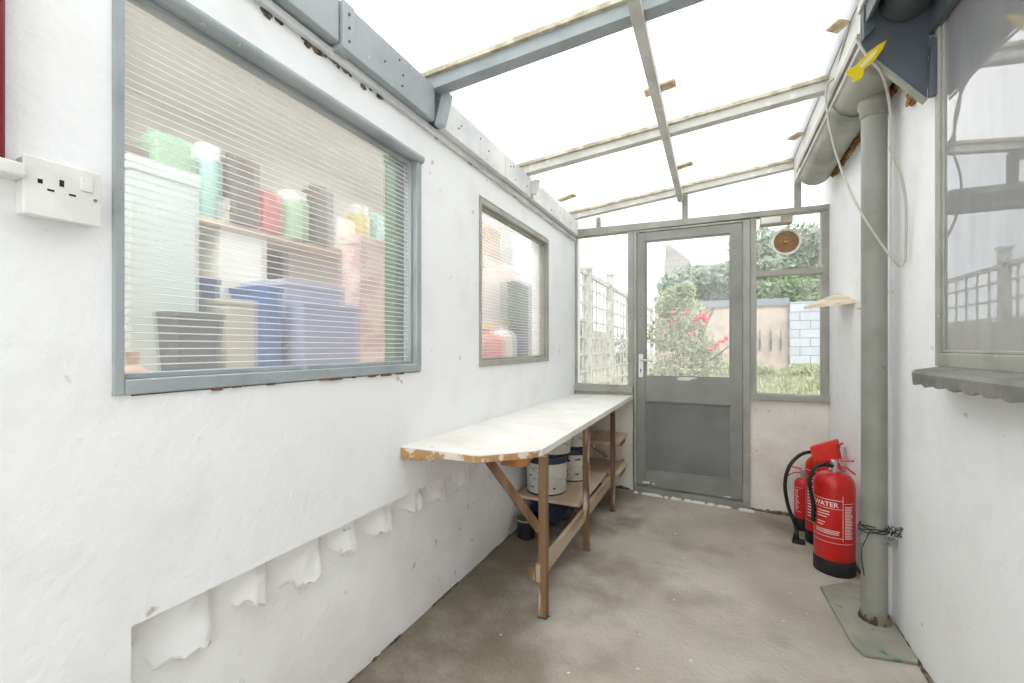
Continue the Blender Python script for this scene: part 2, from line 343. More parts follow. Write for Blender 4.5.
# quarter-round cover bead along the top and the sloping sill strip, flaking paint under it
mb = MB(); mb.tube([(.006,0,.825),(.006,.985,.822)], .017, 10); mb.build('top_bead', M['grey'], w1, smooth=50)
mb = MB(); random.seed(9)
for i in range(14):
    y = random.uniform(.1, .95); l = random.uniform(.01,.05); mb.box(.0, .0075, y, y+l, -random.uniform(.003,.008), .001)
mb.build('flaked_paint', M['wood'], w1)
w2 = ribbed_window(2, W2, 'smaller left window of ribbed glass nearer the garden door', M['warm_grey'])
# right window
root = empty('window_3', (R0, RW[0], RW[2])); struct(root, 'right-hand window with a thick grey sill and pale reflections'); RL = RW[1]-RW[0]
mb = MB(); frame_x(mb, -.010, .08, 0, RL, -.03, RW[3]-RW[2], (.05,.030,.045,.05)); mb.build('window_frame', M['warm_grey'], root, bevel=.004)
mb = MB(); frame_x(mb, -.002, .04, .05, RL-.030, .015, 1.25, (.02,.012,.010,.02)); mb.build('glazing_bead', M['warm_grey'], root, bevel=.003)
mb = MB(); mb.box(.002,.006,.05,RL-.03,.012,1.26); mb.build('pane', M['glass_dark'], root)
# sill with a ragged flaking front edge
b = MB(); n = 90; ys = [-.10+i*(RL+.035)/n for i in range(n+1)]; random.seed(11); prev = None
for i, y in enumerate(ys):
    zb = -.075-.012*abs(math.sin(y*36))-random.uniform(0,.004)
    xf = -.10 if i < n-1 else -.085
    ring = [b.b.verts.new(p) for p in ((.02,y,zb+.02),(xf,y,zb),(xf-.003,y,-.05),(xf+.002,y,-.040),(-.015,y,-.028),(.02,y,-.028))]
    if prev:
        for k in range(6): b.b.faces.new((prev[k], prev[(k+1)%6], ring[(k+1)%6], ring[k]))
    else: b.b.faces.new(ring[::-1])
    prev = ring
b.b.faces.new(prev); b.build('window_sill', mat('weathered_sill_paint', srgb(136,136,130), .6, srgb(116,115,108), 9, (.4,.6), bump=.4, bscale=40), root)
mb = MB(); mb.box(.14,.15,-.1,RL+.1,-.05,1.35)
for i in range(14): mb.box(.132,.14,-.1+i*.14,-.06+i*.14,-.05,1.35)
tag(mb.build('net_curtain', mat('pale_curtain', srgb(240,241,238), .9), loc=(R0, RW[0], RW[2])), 'pale curtain hanging behind the right-hand window', 'curtain')
mb = MB(); mb.box(1.1,1.12,-.3,2.6,.6,2.6); 
struct(mb.build('wall_neighbour', M['plaster_back']), 'pale inner wall behind the right-hand window')

# ---- back glazing
T0, T1 = 2.03, 2.075
def ztop(x): return 2.107+.137*(x+1.0)
tb = empty('trim_1', (0, BY, 0)); struct(tb, 'grey timber post and rail framework above the garden door')
FM = M['warm_grey']
mb = MB(); mb.hexa([(-1.09,-.03,2.0),(.69,-.03,2.012),(.69,.05,2.012),(-1.09,.05,2.0),(-1.09,-.03,2.062),(.69,-.03,2.045),(.69,.05,2.045),(-1.09,.05,2.062)]); mb.build('head_rail', FM, tb, bevel=.003)
for x, wd in ((-.86,.03),(-.205,.04),(.515,.04)):
    mb = MB(); mb.box(x-wd/2,x+wd/2,-.01,.03,2.04,ztop(x)+.02); mb.build('short_post', FM, tb, bevel=.002)
MB().hexa([(-1.05,.02,2.05),(.5,.02,2.04),(.5,.026,2.04),(-1.05,.026,2.05),(-1.05,.02,ztop(-1.05)+.03),(.5,.02,ztop(.5)+.03),(.5,.026,ztop(.5)+.03),(-1.05,.026,ztop(-1.05)+.03)]).build('pane', M['glass'], tb)
def win_y(n, x0, x1, z0, z1, t, label):
    r = empty('window_%d' % n, (0, BY, 0)); struct(r, label)
    mb = MB(); mb.box(x0,x0+t,-.02,.06,z0,z1); mb.box(x1-t,x1,-.02,.06,z0,z1); mb.box(x0+t,x1-t,-.025,.06,z0,z0+t); 
    mb.build('window_frame', FM, r, bevel=.004); return r
r = win_y(4, -1.09, -.577, .755, 2.005, .045, 'tall narrow garden window left of the door')
MB().box(-1.05,-.62,.02,.024,.79,2.005).build('pane', M['glass'], r)
mb = MB(); mb.box(-1.09,-.58,-.045,.0,.745,.79); mb.build('window_sill', FM, r, bevel=.004)
r = win_y(5, .226, .69, .735, 2.02, .04, 'two-part garden window right of the door with a round vent')
mb = MB(); mb.box(.262,.652,-.025,.05,1.595,1.632); mb.build('transom', FM, r, bevel=.003)
MB().box(.262,.652,.02,.024,.77,1.6).build('pane', M['glass'], r)
MB().box(.262,.652,.02,.024,1.63,2.01).build('pane', M['glass'], r)
mb = MB(); mb.box(.226,.69,-.04,.02,.73,.772); mb.build('window_sill', FM, r, bevel=.003)
# round vent in the upper pane
v = empty('vent', (.446, BY+.0, 1.823)); tag(v, 'round amber slatted vent set in the glass above the right garden window', 'vent')
ringp = [(.085*math.cos(2*PI*k/40), .0, .085*math.sin(2*PI*k/40)) for k in range(40)]
b = MB(); 
for k in range(40):
    a0, a1 = 2*PI*k/40, 2*PI*(k+1)/40
    q = lambda a, rr, yy: (rr*math.cos(a), yy, rr*math.sin(a))
    b.hexa([q(a0,.076,.018), q(a1,.076,.018), q(a1,.09,.018), q(a0,.09,.018), q(a0,.076,-.012), q(a1,.076,-.012), q(a1,.09,-.008), q(a0,.09,-.008)])
b.build('rim', M['white_plastic'], v, smooth=40)
for i in range(9):
    z = -.064+i*.016; hw = math.sqrt(.0775**2-z*z)
    mb = MB(); mb.hexa([(-hw,-.010,z-.005),(hw,-.010,z-.005),(hw,.014,z+.003),(-hw,.014,z+.003),(-hw,-.010,z-.001),(hw,-.010,z-.001),(hw,.014,z+.007),(-hw,.014,z+.007)]); mb.build('slat', M['brown_grille'], v)
mb = MB(); mb.tube([(0,-.016,0),(0,.012,0)], .012, 16); mb.build('hub', M['brown_grille'], v)
MB().tube([(0,.016,0),(0,.019,0)], .078, 32).build('backplate', mat('tan_backing', srgb(206,168,130), .7), v)
# beige box on the transom
v = empty('junction_box', (.385, BY-.035, 1.965)); tag(v, 'small beige plastic box fixed under the rail above the round vent', 'box')
MB().box(-.10,.09,-.05,.03,-.03,.025).build('body', M['beige_box'], v, bevel=.006)
MB().box(-.095,.02,-.056,-.05,-.022,.018).build('cover', M['white_plastic'], v, bevel=.004)

# ---- door
d = empty('door_1', (-.577, BY, 0)); struct(d, 'dark grey half-glazed garden door with a solid lower panel')
W = .803
mb = MB(); mb.box(.001,.024,-.027,.06,-.0,2.0); mb.box(W-.045,W-.001,-.027,.06,-.06,2.0); mb.box(.024,W-.045,-.027,.06,1.985,2.0)
mb.build('door_frame', M['warm_grey'], d, bevel=.003)
mb = MB(); mb.hexa([(0,-.05,-.02),(W,-.05,-.062),(W,.06,-.062),(0,.06,-.02),(0,-.05,.028),(W,-.05,-.005),(W,.06,-.005),(0,.06,.028)]); mb.build('threshold', M['door'], d, bevel=.004)
a0, a1 = .026, W-.048; zb = .035
lf = MB(); st = .072; sl = .062
lf.box(a0,a0+sl,-.022,.022,zb,1.982); lf.box(a1-st*1.05,a1,-.022,.022,zb-.02,1.982); lf.box(a0+sl,a1-st,-.022,.022,1.915,1.982)
lf.box(a0+sl,a1-st,-.022,.022,.685,.87); lf.box(a0+sl,a1-st,-.022,.022,zb-.01,.145)
leaf = lf.build('door_leaf', M['door'], d, bevel=.003)
MB().box(a0+sl,a1-st,-.004,.010,.14,.69).build('door_panel', M['door_panel'], d)
MB().box(a0+sl,a1-st,.0,.004,.865,1.92).build('pane', M['glass'], d)
mb = MB()
frame = [(a0+sl,a0+sl+.012,.885,1.905),(a1-st-.012,a1-st,.885,1.905),(a0+sl,a1-st,.87,.882),(a0+sl,a1-st,1.903,1.915),(a0+sl,a0+sl+.01,.145,.685),(a1-st-.01,a1-st,.145,.685),(a0+sl,a1-st,.675,.685),(a0+sl,a1-st,.145,.155)]
for x0,x1,z0,z1 in frame: mb.box(x0,x1,-.016,-.004,z0,z1)
mb.build('glazing_bead', M['door'], d, bevel=.002)
b = MB(); b.blob((.37,-.024,.862),(.05,.003,.012),2,.6); b.blob((.42,-.024,.869),(.04,.003,.006),5,.5); b.build('paint_patch', M['white_plastic'], d)
hx = a0+.030
hp = MB().box(hx-.018,hx+.018,-.030,-.022,.865,1.045).build('handle_plate', M['white_plastic'], d, bevel=.003)
hp['label'] = 'white handle plate with keyhole'
MB().tube([(hx,-.03,1.0),(hx,-.062,1.0)], .008, 12).tube(spline([(hx,-.06,1.0),(hx+.04,-.064,.999),(hx+.095,-.060,.995)],5), .0075, 10).build('lever', M['steel'], hp, smooth=50)
MB().tube([(hx,-.0312,.925),(hx,-.0302,.925)], .006, 10).box(hx-.0025,hx+.0025,-.0312,-.0302,.905,.925).build('keyhole', M['blackhole'], hp)
MB().box(.07,.12,-.034,-.022,.055,.066).box(.14,.16,-.034,-.022,.052,.062).build('draught_strip', M['white_plastic'], d)
# broken mortar under threshold
random.seed(21); b = MB()
for i in range(30):
    x = -.577+random.uniform(0, W); b.blob((x, BY-.055, floor_z(x)+.004), (random.uniform(.015,.035), .02, random.uniform(.006,.014)), i, .6, 2)
tag(b.build('mortar_rubble', M['plaster_back']), 'crumbling pale mortar under the garden door', 'rubble', kind='stuff')

# ================================================================ ROOF
def zs(x): return 2.165+.137*(x+1.05)   # underside of the sheet
mb = MB(); mb.hexa([(-1.049,NY,zs(-1.049)),(.484,NY,zs(.484)),(.484,3.75,zs(.484)),(-1.049,3.75,zs(-1.049)),(-1.049,NY,zs(-1.049)+.008),(.484,NY,zs(.484)+.008),(.484,3.75,zs(.484)+.008),(-1.049,3.75,zs(-1.049)+.008)])
struct(mb.build('ceiling', M['sheet']), 'milky translucent roof sheeting of the lean-to')
def rafter(label, y_at, mt, wd=.055, ht=.062, xr=.50, strip=True):
    a = Vector((-1.048, y_at, zs(-1.048)-ht/2)); b_ = Vector((xr, y_at+.085*(xr+1.048), zs(xr)-ht/2))
    o = empty('roof_rafter', a); tag(o, label, 'beam')
    MB().bar((0,0,0), b_-a, wd, ht).build('timber', mt, o, bevel=.003)
    off = Vector((0,-wd/2-.008, ht/2-.010))
    if strip: MB().bar(off, b_-a+off, .016, .018).build('sheet_edge_strip', M['edge'], o)
    return o
rafter('nearest grey roof rafter crossing the whole translucent ceiling', 1.495, M['grey'], .06, .066)
rafter('middle pale grey roof rafter crossing under the sheeting', 2.44, M['rafter'])
rafter('rear pale grey rafter close above the garden door glazing', 3.45, M['rafter'])
# long glazing bar along the room
xb = -.235
o = empty('glazing_bar', (xb, 0, zs(xb)-.066)); tag(o, 'long grey bar running from front to back under the rafters', 'beam')
MB().box(-.02,.02,NY,3.6,-.024,.0).build('bar', M['rafter'], o, bevel=.002)
MB().box(-.012,.012,NY,3.6,.0,.062).build('web', M['rafter'], o)
# wall plate, in lengths
def plate(y0, y1, z0, z1, mt, label, strap=None):
    o = empty('wall_plate', (-1.0, y0, z0)); tag(o, label, 'beam')
    MB().box(-.049,0,0,y1-y0,0,z1-z0).build('board', mt, o, bevel=.003)
    random.seed(int(y0*100)+5); s = MB()
    for i in range(4):
        y = random.uniform(.05, y1-y0-.05); z = random.uniform(.02, z1-z0-.02); MB().tube([(0,y,z),(.003,y,z)], .004, 8).build('screw', M['dark'], o)
plate(-1.5, .99, 1.99, 2.115, M['grey'], 'nearest length of blue grey wall plate above the big ribbed window')
plate(1.045, 1.483, 1.985, 2.122, M['grey'], 'blue grey length of wall plate ending at the nearest rafter')
plate(1.55, 2.13, 1.985, 2.11, M['plate'], 'whitewashed wall plate between the nearest rafter and the joint')
plate(2.135, 2.49, 1.99, 2.108, M['plate'], 'short whitewashed wall plate before the middle rafter')
plate(2.53, 3.50, 1.99, 2.108, M['plate'], 'farthest whitewashed wall plate above the small ribbed window')
o = empty('joint_plate', (-1.0, .995, 1.975)); tag(o, 'grey cover piece screwed over the wall plate joint', 'bracket')
MB().box(-.049,.012,0,.045,0,.142).build('plate', M['grey'], o, bevel=.003)
for z in (.03,.07,.11): MB().tube([(.012,.022,z),(.015,.022,z)], .004, 8).build('screw', M['dark'], o)
o = empty('rafter_bracket', (-1.0, 1.50, 1.97)); tag(o, 'slanted grey block propping the nearest rafter on the wall plate', 'bracket')
MB().bar((.012,.0,.0),(.03,.025,.13), .04, .025, (0,1,0)).build('block', M['grey'], o, bevel=.002)
MB().box(-.049,-.002,-.012,.045,.02,.15).build('backing', M['dark_gutter'], o)
o = empty('rafter_bracket', (-1.0, 2.5, 1.99)); tag(o, 'small pale block under the middle rafter at the wall plate', 'bracket')
MB().bar((.012,.0,.02),(.03,.02,.11), .035, .02, (0,1,0)).build('block', M['rafter'], o, bevel=.002)
# grey conduit along the wall under the plate
tag(MB().box(-1.049,-1.03,-1.5,3.55,1.962,1.984).build('wall_batten', M['plate'], bevel=.002), 'thin pale batten tucked under the left wall plate', 'batten')
# grime and gaps under wall plate
random.seed(31); b = MB()
for i in range(60):
    y = random.gauss(1.0, .18) if i < 34 else random.uniform(.5, 3.2); z = 1.975-abs(random.gauss(0, .012 if i < 34 else .004)); r_ = random.uniform(.003,.012)
    b.blob((L0+.001, y, z), (.003, r_*1.6, r_), i, .7, 2)
tag(b.build('wall_dirt', M['dark']), 'dark crumbly dirt on the wall under the wall plate', 'dirt', kind='stuff')
# beige pads stuck under the sheet
pads = [((645,675),(80,96),'largest pair of beige pads stuck beside the long bar'), ((672,692),(162,171),'small beige pad beside the long bar near the back'), ((558,576),(191,205),'beige pad under the sheeting at the left wall'),
        ((838,847),(16,36),'upper beige pad at the right edge of the roof sheeting'), ((799,807),(128,143),'lower beige pad at the right edge of the roof sheeting')]
for k, ((x0,x1),(y0,y1),lab) in enumerate(pads):
    rr = ray((x0+x1)/2, (y0+y1)/2); t = (2.157+.137*1.05-CAM_H)/(rr.z-.137*rr.x); p = rr*t+Vector((0,0,CAM_H)); wd = (x1-x0)/450*t*.5
    if p.x > .44: p.x = .44
    b = MB(); b.bar((-wd,.005*k,-wd*.137),(wd,-.01*k,wd*.137), .06, .012); 
    tag(b.build('foam_pad', M['straw'], loc=p, bevel=.003), lab, 'pad')

# ================================================================ EAVES, GUTTER, PIPE
o = empty('fascia', (.485, NY, 2.2)); tag(o, 'long pale fascia board at the right edge of the roof', 'board')
MB().box(0,.03,2.02-NY,3.75-NY-.2,.0,.175).build('board', M['rafter'], o, bevel=.003)
MB().box(0,.012,0,2.015-NY,.045,.175).build('near_board', M['dark_gutter'], o, bevel=.003)
MB().box(-.012,0,0,2.015-NY,.11,.15).build('pale_batten', M['rafter'], o, bevel=.002)
MB().box(-.012,0,2.02-NY,3.3-NY,.02,.045).build('lower_strip', M['gutter'], o)
def trough(y0, y1, cx, r, zc, name, mt, lab, endcap=True):
    o = empty(name, (cx, y0, zc)); tag(o, lab, 'gutter')
    b = MB(); n = 20; rings = []
    for y in (0, y1-y0):
        outer = [b.b.verts.new((r*math.cos(PI+PI*k/n), y, r*1.0*math.sin(PI+PI*k/n))) for k in range(n+1)]
        inner = [b.b.verts.new(((r-.006)*math.cos(PI+PI*k/n), y, (r-.006)*math.sin(PI+PI*k/n))) for k in range(n+1)]
        rings.append((outer, inner))
    (A, B), (A2, B2) = rings
    for k in range(n):
        b.b.faces.new((A[k],A[k+1],A2[k+1],A2[k])); b.b.faces.new((B[k],B2[k],B2[k+1],B[k+1]))
        b.b.faces.new((A[k],B[k],B[k+1],A[k+1])); b.b.faces.new((A2[k],A2[k+1],B2[k+1],B2[k]))
    b.b.faces.new((A[0],A2[0],B2[0],B[0])); b.b.faces.new((A[n],B[n],B2[n],A2[n]))
    b.build('channel', mt, o, smooth=40)
    if endcap:
        b = MB(); pts = [(r*1.02*math.cos(PI+PI*k/n), y1-y0, r*1.02*math.sin(PI+PI*k/n)) for k in range(n+1)]
        b.prism(pts, (0,.012,0)); b.build('end_cap', mt, o)
    return o
g = trough(2.06, 3.42, .583, .095, 2.235, 'gutter', M['gutter'], 'grey half-round gutter running to the back corner under the eaves')
b = MB()
for yy in (.42,): 
    n = 20
    for k in range(n):
        q = lambda kk, rr, y: (rr*math.cos(PI+PI*kk/n), y, rr*math.sin(PI+PI*kk/n))
        b.hexa([q(k,.095,yy),q(k+1,.095,yy),q(k+1,.101,yy),q(k,.101,yy),q(k,.095,yy+.05),q(k+1,.095,yy+.05),q(k+1,.101,yy+.05),q(k,.101,yy+.05)])
b.build('joint_band', M['gutter'], g, smooth=40)
MB().box(-.10,.10,0,1.37,.0,.008).build('cover', M['dark_gutter'], g)
g = trough(NY, 1.97, .60, .075, 2.30, 'gutter', M['dark_gutter'], 'dark slate gutter overhead above the right-hand window', False)
tag(MB().box(.665,.689,NY,2.0,2.17,2.42).build('eaves_board', M['dark_gutter'], bevel=.003), 'dark eaves board above the right-hand window', 'board')
tag(MB().box(.46,.70,NY,3.70,2.42,2.44).build('eaves_cover', M['dark_gutter']), 'dark cover strip over the gutter', 'board')
# slate coloured closing panel
o = empty('gusset_board', (0, 1.985, 0)); tag(o, 'blue slate triangular board closing the end of the dark gutter', 'board')
P = lambda x, y: tuple(ony(x, y, 1.985)-Vector((0,1.985,0)))
MB().prism([P(861,49), P(927,99), P(929,38), P(929,-6), P(880,-6), P(874,-6), P(862,8)], (0,.02,0)).build('board', M['slate'], o)
MB().prism([P(927,99), P(943,96), P(943,40), P(929,40)], (0,-.022,0)).build('edge_block', M['slate'], o, bevel=.003)
a, b_ = Vector(P(862,50)), Vector(P(926,100)); MB().bar(a+Vector((0,.008,-.003)), b_+Vector((0,.008,-.003)), .008, .028, (0,1,0)).build('lower_edge', M['gutter'], o)
MB().prism([P(862,-4), P(862,42), P(874,30), P(880,-4)], (0,-.02,0)).build('side_strip', M['dark_gutter'], o)
# downpipe
px_, py_ = .612, 2.36; pf = floor_z(px_)+.012
o = empty('downpipe', (px_, py_, pf)); tag(o, 'tall grey painted downpipe standing by the right wall', 'pipe')
HP = 2.155-pf
MB().tube([(0,0,0),(0,0,HP-.06)], .0445, 28, False).build('pipe', M['pipe'], o, smooth=50)
MB().lathe([(.046,HP-.09),(.049,HP-.085),(.050,HP-.05),(.056,HP-.04),(.056,HP-.02),(.050,HP-.005),(.053,HP+.03)], n=28).build('collar', M['gutter'], o, smooth=60)
s = MB()
for z in (.325,.375): s.lathe([(.0448,z),(.048,z+.001),(.048,z+.014),(.0448,z+.015)], n=28)
s.build('strap', M['pipe'], o, smooth=40)
MB().box(.042,.077,-.01,.03,.325,.35).build('wall_bracket', M['pipe'], o)
b = MB(); random.seed(2)
for i in range(16):
    a = random.uniform(0, 2*PI); b.blob((.044*math.cos(a), .044*math.sin(a), .010), (.009,.009,random.uniform(.008,.03)), i, .6, 2)
b.build('rust_foot', M['dark'], o)
# twisted black wire round the pipe
random.seed(4); pts = []
for i in range(120):
    t = i/120; a = t*2*PI*3.6+1; pts.append(Vector((px_+.051*math.cos(a)+random.uniform(-.002,.002), py_+.051*math.sin(a), pf+.385+.012*math.sin(a*1.7)+.012*t)))
b = MB().tube(pts, .0022, 6)
b.tube(spline([(px_-.03,py_-.06,pf+.39),(px_-.045,py_-.07,pf+.36),(px_-.055,py_-.05,pf+.30),(px_-.045,py_-.045,pf+.2)],6), .002, 6)
for k in range(7):
    q = Vector((px_+.045,py_-.055,pf+.40)); b.tube(spline([q, q+Vector((random.uniform(-.02,.04),random.uniform(-.03,.02),random.uniform(-.015,.03))), q+Vector((random.uniform(-.02,.05),random.uniform(-.03,.02),random.uniform(-.02,.03)))],4), .002, 6)
tag(b.build('binding_wire', M['black']), 'black wire twisted round the foot of the grey downpipe', 'wire')
# brown foam filling the gap beside gutter and pipe
b = MB(); random.seed(8)
for i in range(120):
    y = random.uniform(2.1, 3.42); b.blob((R0-.006+random.uniform(-.006,.0), y, 2.185+random.uniform(-.016,.012)), (.012, random.uniform(.01,.025), random.uniform(.008,.016)), i, .6, 2)
for i in range(30):
    b.blob((R0-.012, 2.06+random.uniform(-.02,.12), 2.12+random.uniform(-.09,.05)), (.016, .02, .02), i+300, .6, 2)
tag(b.build('expanding_foam', M['foam']), 'rusty brown foam squeezed between gutter and right wall', 'foam', kind='stuff')
# slab on the floor
pz = lambda x, y: onz(x, y, floor_z(.45)+.014)
b = MB(); c1 = [pz(819,585), pz(858,662-4), pz(872,664), pz(917,661)]
q = [onz(820,586,-.045), onz(852,642,-.045), onz(864,653,-.045), onz(918,661,-.05)]
q += [Vector((.683, q[-1].y+.02, -.05)), Vector((.683, 2.66, -.05)), Vector((.60,2.70,-.048))]
b.prism([(p.x, p.y, floor_z(p.x)+.001) for p in q], (0,0,.013))
tag(b.build('stone_slab', M['slab'], bevel=.003), 'flat grey green slab lying under the foot of the downpipe', 'slab')

# cables
c1 = spline([at(852,20,1.75), at(843,45,1.85), at(836,75,2.0), at(826,88,2.05), at(829,125,2.03), at(838,160,2.0), at(851,193,1.88), at(868,224,1.80), at(886,250,1.76), at(900,266,1.75), at(905,258,1.75)], 8)
tag(MB().tube(c1, .0045, 8).build('hanging_cable', M['cable'], smooth=60), 'pale cable looping down from the roof edge to the low bend', 'cable')
c2 = spline([at(905,262,1.75), at(906,235,1.74), at(906,205,1.72), at(901,175,1.70), at(892,150,1.69), at(891,120,1.68), at(888,95,1.66), at(881,72,1.60), at(866,55,1.59), at(856,38,1.60)], 8)
tag(MB().tube(c2, .0048, 8).build('hanging_cable', M['cable'], smooth=60), 'grey cable hanging close beside the pipe from the blue slate board', 'cable')
tag(MB().tube([at(891,146,1.69), at(893,152,1.69)], .009, 8).build('cable_tie', M['cable']), 'small tie knotted round the grey cable beside the pipe', 'tie')
# yellow pointed piece wedged by the gutter
o = empty('plastic_marker', at(850,78,1.585)); tag(o, 'yellow pointed plastic marker with notched tail wedged below the slate board', 'marker')
e = at(886,41,1.56)-at(850,78,1.585); e2 = e.normalized(); nrm = ray(868,60).normalized(); sd2 = e2.cross(nrm).normalized(); Ln = e.length
def yp(t, s_): return e2*(Ln*t)+sd2*s_
MB().prism([yp(-.05,-.018), yp(.04,-.005), yp(.0,.008), yp(.06,.028), yp(.20,.018), yp(.26,.014), yp(.62,.017), yp(.85,.010), yp(1.02,0), yp(.85,-.011), yp(.62,-.018), yp(.3,-.014), yp(.2,-.026), yp(.1,-.029)], nrm*.008).build('blade', M['yellow'], o, bevel=.0015)
MB().prism([yp(.3,-.005), yp(.3,.005), yp(.62,.006), yp(.8,.001), yp(.62,-.007)], -nrm*.0012).build('sticker', mat('pale_yellow_label', srgb(246,240,190), .5), o)

# small shelf on the right wall
o = empty('wall_shelf', (R0, 2.95, 1.30)); tag(o, 'small tilted whitish shelf board on the right wall behind the pipe', 'shelf')
p = [onx(822,309,.50), onx(862,290,.66), Vector((.69,2.55,1.36)), Vector((.69,2.75,1.30))]
b = MB(); A_ = at(804,305,2.65); B_ = at(850,289,2.72); C_ = at(888,290,2.45); D_ = at(886,293,2.25)
b.prism([at(804,306,2.62), at(845,290,2.80), Vector((.688,2.82,1.37)), Vector((.688,2.40,1.345)), at(886,296,2.32)], (0,0,-.018))
for v_ in b.b.verts: v_.co -= Vector((R0,2.95,1.30))
b.build('board', mat('cream_shelf_paint', srgb(232,222,200), .6, srgb(214,196,164), 10), o)
MB().box(-.02,0,-.30,-.05,.0,.035).build('bearer', M['plaster_back'], o)

# ================================================================ SOCKET + maroon frame
o = empty('power_socket', (L0, .339, 1.319)); tag(o, 'white double-width power socket with switch on the left wall', 'socket')
MB().box(0,.028,0,.098,0,.092).build('back_box', M['white_plastic'], o, bevel=.002)
fp = MB().box(.028,.034,-.002,.100,-.002,.094).build('face_plate', M['white_plastic'], o, bevel=.002)
s = MB()
for y, z, hw, hh in ((.018,.055,.003,.0035),(.045,.060,.003,.0055)): s.box(.034,.0346,y-hw,y+hw,z-hh,z+hh)
for y, z in ((.031,.044),(.059,.044)): s.box(.034,.0346,y-.0045,y+.0045,z-.0016,z+.0016)
s.build('pin_hole', M['blackhole'], fp)
MB().box(.034,.037,.070,.086,.056,.078).build('rocker_switch', M['white_plastic'], o, bevel=.001)
MB().tube([(.034,.0905,.044),(.0355,.0905,.044)], .003, 10).build('screw', M['brass'], o)
o = empty('maroon_frame', (L0, -.2, 1.395)); tag(o, 'glossy maroon frame edge at the far left of the view', 'frame')
MB().box(.0,.035,0,.518,0,.8).build('post', M['maroon'], o, bevel=.004)
tag(MB().box(L0,L0+.045,-.2,.338,1.372,1.394).build('window_ledge', M['white_plastic'], bevel=.003), 'white ledge running into the power socket', 'ledge')

# ================================================================ BENCH
def xr_(y): return -.655+.067*(y-1.735)/1.835
def zbch(x, y=1.735):
    t = (y-1.735)/1.835; k = (x+1.05)/(xr_(y)+1.05)
    return (.733-.018*t)*(1-k)+(.677+.048*t)*k
o = empty('workbench', (-.85, 2.4, 0)); tag(o, 'long white-topped workbench on brown timber legs along the left wall', 'workbench')
def tp(x, y): return Vector((x+.85, y-2.4, zbch(x, y)))
near = [tp(-1.049,1.333), tp(-.818,1.474), tp(-.80,1.49), tp(-.664,1.712), tp(-.655,1.74), tp(-1.049,1.74)]
def top_mesh(dz, th):
    b = MB(); b.prism([p+Vector((0,0,dz)) for p in near], (0,0,th))
    ys = [1.74+(3.57-1.74)*i/6 for i in range(7)]
    for y0, y1 in zip(ys, ys[1:]):
        q = [tp(-1.049,y0), tp(xr_(y0),y0), tp(xr_(y1),y1), tp(-1.049,y1)]; b.prism([p+Vector((0,0,dz)) for p in q], (0,0,th))
    bmesh.ops.remove_doubles(b.b, verts=b.b.verts, dist=.0001); return b
top_mesh(-.004,.004).build('top_surface', M['benchtop'], o)
top_mesh(-.028,.0238).build('bench_top', M['chip'], o)
b = MB(); b.bar(tp(-.655,1.735)+Vector((.003,0,-.013)), tp(-.588,3.57)+Vector((.003,0,-.013)), .006, .028); b.build('front_lipping', M['benchtop'], o)
b = MB(); random.seed(12)
for i in range(24):
    t = random.random()*.10; b.blob(tp(-1.045+t, 1.335+t*.58)+Vector((0,0,-.03-random.random()*.008)), (.007,.007,random.uniform(.004,.012)), i, .6, 2)
b.build('ragged_corner', M['chip'], o)
legs = [(-.648,1.755,.034),(-.645,2.42,.032),(-.635,3.08,.030)]
for x, y, t in legs:
    z0 = floor_z(x); b = MB(); b.box(-t/2+x+.85, t/2+x+.85, y-2.4-t/2, y-2.4+t/2, z0, zbch(x, y)-.028); lg = b.build('leg', M['wood'], o, bevel=.002)
    MB().blob((x+.85, y-2.4, z0+.003), (.024,.023,.007), y, .7, 2).build('foot_stain', M['dark'], lg)
MB().bar((-.825+.85,1.585-2.4,zbch(-.825)-.04),(-.665+.85,1.745-2.4,.345), .03, .034).build('brace', M['wood'], o, bevel=.002)
MB().bar((-.66+.85,2.47-2.4,.575),(-.655+.85,2.98-2.4,.38), .016, .02).build('brace', M['wood'], o, bevel=.002)
MB().bar((-.664+.85,1.73-2.4,.168),(-.655+.85,3.57-2.4,.19), .020, .070).build('front_rail', M['wood_y'], o, bevel=.002)
MB().bar((-.69+.85,1.73-2.4,.165),(-.69+.85,1.76-2.4,.165), .03, .05).build('rail_block', M['wood'], o)
MB().box(-1.094+.85,-1.07+.85,2.45-2.4,3.57-2.4,.155,.205).build('back_rail', M['wood_y'], o)
sh = MB().hexa([(-1.09+.85,2.44-2.4,.208),(-.68+.85,2.41-2.4,.215),(-.68+.85,3.1-2.4,.215),(-1.09+.85,3.1-2.4,.208),(-1.09+.85,2.44-2.4,.226),(-.68+.85,2.41-2.4,.233),(-.68+.85,3.1-2.4,.233),(-1.09+.85,3.1-2.4,.226)]).build('lower_shelf', M['ply'], o, bevel=.002)
MB().hexa([(-.80+.85,1.66-2.4,.615),(-.72+.85,1.72-2.4,.60),(-.72+.85,1.76-2.4,.60),(-.80+.85,1.70-2.4,.615),(-.80+.85,1.66-2.4,.665),(-.69+.85,1.72-2.4,.64),(-.69+.85,1.76-2.4,.64),(-.80+.85,1.70-2.4,.665)]).build('top_bearer', M['wood_orange'], o, bevel=.003)
for z, lab in ((.405,'upper short wooden shelf in the corner behind the workbench leg'),(.18,'lower short wooden shelf in the corner beside the door')):
    c_ = empty('corner_shelf', (-.84, 3.4, z)); tag(c_, lab, 'shelf')
    MB().box(-.25,.215,-.22,.18,0,.024).build('board', M['ply'], c_, bevel=.002)
    MB().box(-.25,.20,-.02,.18,-.045,-.001).build('bearer', M['wood'], c_)

